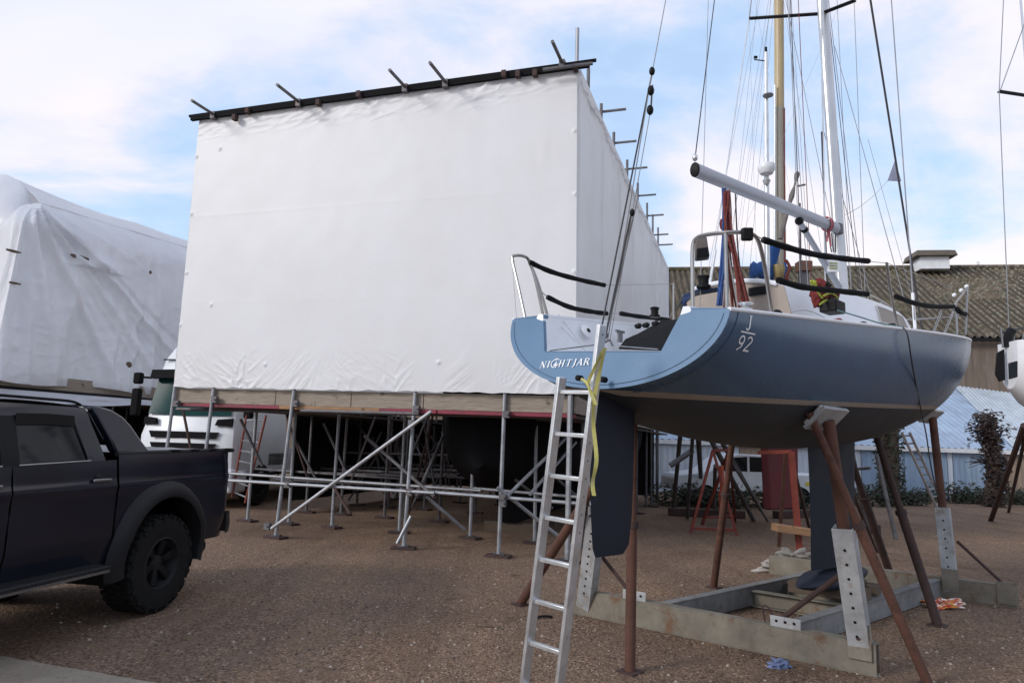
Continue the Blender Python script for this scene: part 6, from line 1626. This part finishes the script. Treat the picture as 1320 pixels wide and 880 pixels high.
a1, a2, c1, c2 = gnd(890, 687), gnd(950, 690), gnd(905, 676), gnd(948, 672)
ap1, ap2 = at(919, 580, a1.y), at(940, 580, a1.y+.3)
for p, q in ((a1, ap1), (a2, ap1), (c1, ap2), (c2, ap2)): g = MB(); g.beam(p, q, .05, .05); g.build('leg', M['orange'], tr1)
for p, q in ((a1.lerp(ap1, .06), a2.lerp(ap1, .06)), (c1.lerp(ap2, .1), c2.lerp(ap2, .1)), (ap1, ap2)): g = MB(); g.beam(p, q, .04, .05); g.build('cross_bar', M['orange'], tr1)
g = MB(); g.tube([at(932, 668, a1.y+.15), at(931, 632, a1.y+.15)], .07, 10); g.tube([at(931, 634, a1.y+.15), at(930, 600, a1.y+.15)], .045, 10); g.build('screw_jack', paint('bright_red_paint', (.4, .07, .03), .55), tr1)
tr2 = thing('trestle', 'tall red trestle with a pale orange plank across it beside the keel', 'trestle', gnd(1020, 710), 'red trestles under the yachts')
f1, f2, f3 = gnd(1031, 712), gnd(1004, 704), gnd(1010, 690)
t1, t2 = at(1020, 582, f1.y), at(978, 583, f1.y+.6)
g = MB(); g.beam(f1, t1, .09, .06); g.build('leg', M['orange'], tr2)
g = MB(); g.beam(f2, t1+V((-.06, .1, -.05)), .05, .05); g.build('leg', M['rust'], tr2)
g = MB(); g.beam(gnd(1046, 690), t1+V((.05, .2, 0)), .05, .05); g.build('leg', M['rust_dark'], tr2)
g = MB(); g.beam(t1, t2, .05, .06); g.build('cross_bar', M['orange'], tr2)
g = MB(); g.beam(f1.lerp(t1, .24)+V((-.02, .06, 0)), f2.lerp(t1, .2), .04, .05); g.build('cross_bar', M['orange'], tr2)
g = MB(); q1, q2 = at(998, 679, f1.y-.1), at(1046, 686, f1.y-.05); g.beam(q1, q2, .24, .12); tag(g.build('plank', M['plank'], origin=q1, bevel=.006), 'pale orange plank laid across the tall red trestle', 'plank')
# baulks of timber on the ground behind
for i, (x0, y0, x1, y1) in enumerate(((862, 664, 960, 668), (1000, 668, 1046, 666), (1060, 672, 1130, 688))):
    p, q = gnd(x0, y0), gnd(x1, y1); g = MB(); g.beam(p+V((0, 0, .09)), q+V((0, 0, .09)), .2, .18)
    tag(g.build('timber_baulk', M['rust_dark'], origin=p, bevel=.01), ('long dark timber baulk lying on gravel left of the red trestle', 'dark timber baulk lying behind the trestle with the plank', 'dark timber baulk lying beyond the keel under the bow')[i], 'timber', 'timber baulks on the gravel')
# ------------------------------------------------------------------ ladders behind
def simple_ladder(name, label, p0, p1, q0, q1, mat, n, r):
    o = thing(name, label, 'ladder', (p0+q0)/2)
    for a, b_ in ((p0, p1), (q0, q1)): g = MB(); g.tube([a, b_], r, 8); g.build('stile', M[mat], o)
    for k in range(n):
        f = (k+.5)/n; g = MB(); g.tube([p0.lerp(p1, f), q0.lerp(q1, f)], r*.7, 6); g.build('rung', M['steel'], o)
    return o
yl = gnd(1215, 664).y
simple_ladder('ladder', 'far aluminium ladder leaning beyond the bow props near the blue shed', gnd(1212, 664), at(1162, 556, yl-1.2), gnd(1221, 662), at(1172, 556, yl-1.2), 'alu', 11, .035)
p_ = fp(316, 648, 2.6)
simple_ladder('ladder', 'orange ladder standing inside the scaffold beside the lorry', fp(299, 640, 3.0), fp(318, 535, 3.0), fp(316, 648, 3.0), fp(343, 535, 3.0), 'orange', 8, .025)
# ------------------------------------------------------------------ white yacht at the right edge
YO = at(1300, 470, 14.0); YO.z = 0; YA = V((math.cos(R(-8)), math.sin(R(-8)), 0)); YR = V((YA.y, -YA.x, 0))
ye = thing('white_yacht', 'white yacht hull with square window at the right edge of the yard', 'yacht', YO+YA*4)
def YP(s, t, z): return YO+YA*s+YR*t+V((0, 0, z))
g = MB(); secs = []
for i in range(25):
    s = 8.0*i/24; b_ = interp(s, [0, .3, 1, 2.5, 4.5, 8], [.35, .75, 1.0, 1.3, 1.4, 1.1]); k = interp(s, [0, .4, 1, 2.5, 5, 8], [3.0, 2.6, 2.3, 2.0, 1.9, 2.2]); z1 = 3.86+.02*abs(s-4)
    sec = []
    for j in range(-12, 13):
        a = math.pi/2*j/12; t = b_*abs(math.sin(a))**.8*(1 if a >= 0 else -1); z = z1-(z1-k)*max(0, math.cos(a))**.8
        sec.append(YP(s-.0*(z1-z), t, z))
    secs.append(sec)
rings = g.loft(secs); g.poly(secs[0])
for f in g.bm.faces: f.material_index = 1 if f.calc_center_median().z < 2.75 else 0
g.build('hull', [M['white'], M['antifoul']], ye, angle=60)
g = MB(); g.loft([[YP(8*i/24, t*interp(8*i/24, [0, .3, 1, 2.5, 4.5, 8], [.35, .75, 1.0, 1.3, 1.4, 1.1]), 3.85) for t in (-1, 0, 1)] for i in range(25)]); g.build('deck', M['white_paint'], ye)
g = MB(); wq = [onp(x, y, YP(.0, 1.02, 0), YR) for x, y in ((1299, 468), (1311, 465), (1311, 486), (1300, 489))]; g.prism([p+YR*.0 for p in wq], YR*.03); g.build('window', M['glass'], ye, bevel=.01)
g = MB(); g.box(YP(4.0, 0, .95), (1.6, .3, 1.9), (YA, YR, Z_)); g.build('keel', M['antifoul'], ye)
for x in (1293, 1308):
    g = MB(); p = at(x, 448, 14); g.tube([p, p+V((-.02, 0, .42))], .02, 6); g.build('stanchion', M['stainless'], ye)
wire(at(1293, 428, 14), at(1330, 420, 14), .02, 'wire_dark', 'lifeline', ye); 
g = MB(); q = at(1302, 435, 14); g.tube(smooth([q+V((-.05, 0, -.2)), q+V((-.02, 0, .05)), q+V((.05, 0, .15))], 4), .09, 8); g.build('furler_drum', M['plastic_black'], ye)
ms = at(1345, 300, 14.6)
g = MB(); g.tube([V((ms.x, ms.y, 3.9)), V((ms.x, ms.y, 15))], .1, 14); yms = g.build('mast', M['alu_mast'], ye)
se = at(1288, 118, 14.2); sc_ = at(1347, 127, 14.6)
g = MB(); g.beam(sc_, se, .09, .03); g.build('spreader', M['plastic_black'], yms)
for a, b_ in (((1288, 118), (1295, -30)), ((1289, 118), (1330, 5)), ((1288, 118), (1301, 435)), ((1313, 452), (1330, 400))): wire(at(*a, 14.2), at(*b_, 14.2), .01, 'wire', 'shroud', ye)
stand(gnd(1279, 671), 'dark rusty prop leaning up to the white yacht at the right edge', [(gnd(1277, 671), at(1320, 548, 13.8), .06), (gnd(1300, 660), at(1322, 560, 14), .04)], 'rust_dark')
g = MB(); g.prism([at(x, y, 14.05) for x, y in ((1284, 455), (1293, 450), (1294, 490), (1287, 492), (1282, 482))], YR*.06); g.build('rudder_blade', M['black'], ye, bevel=.01)
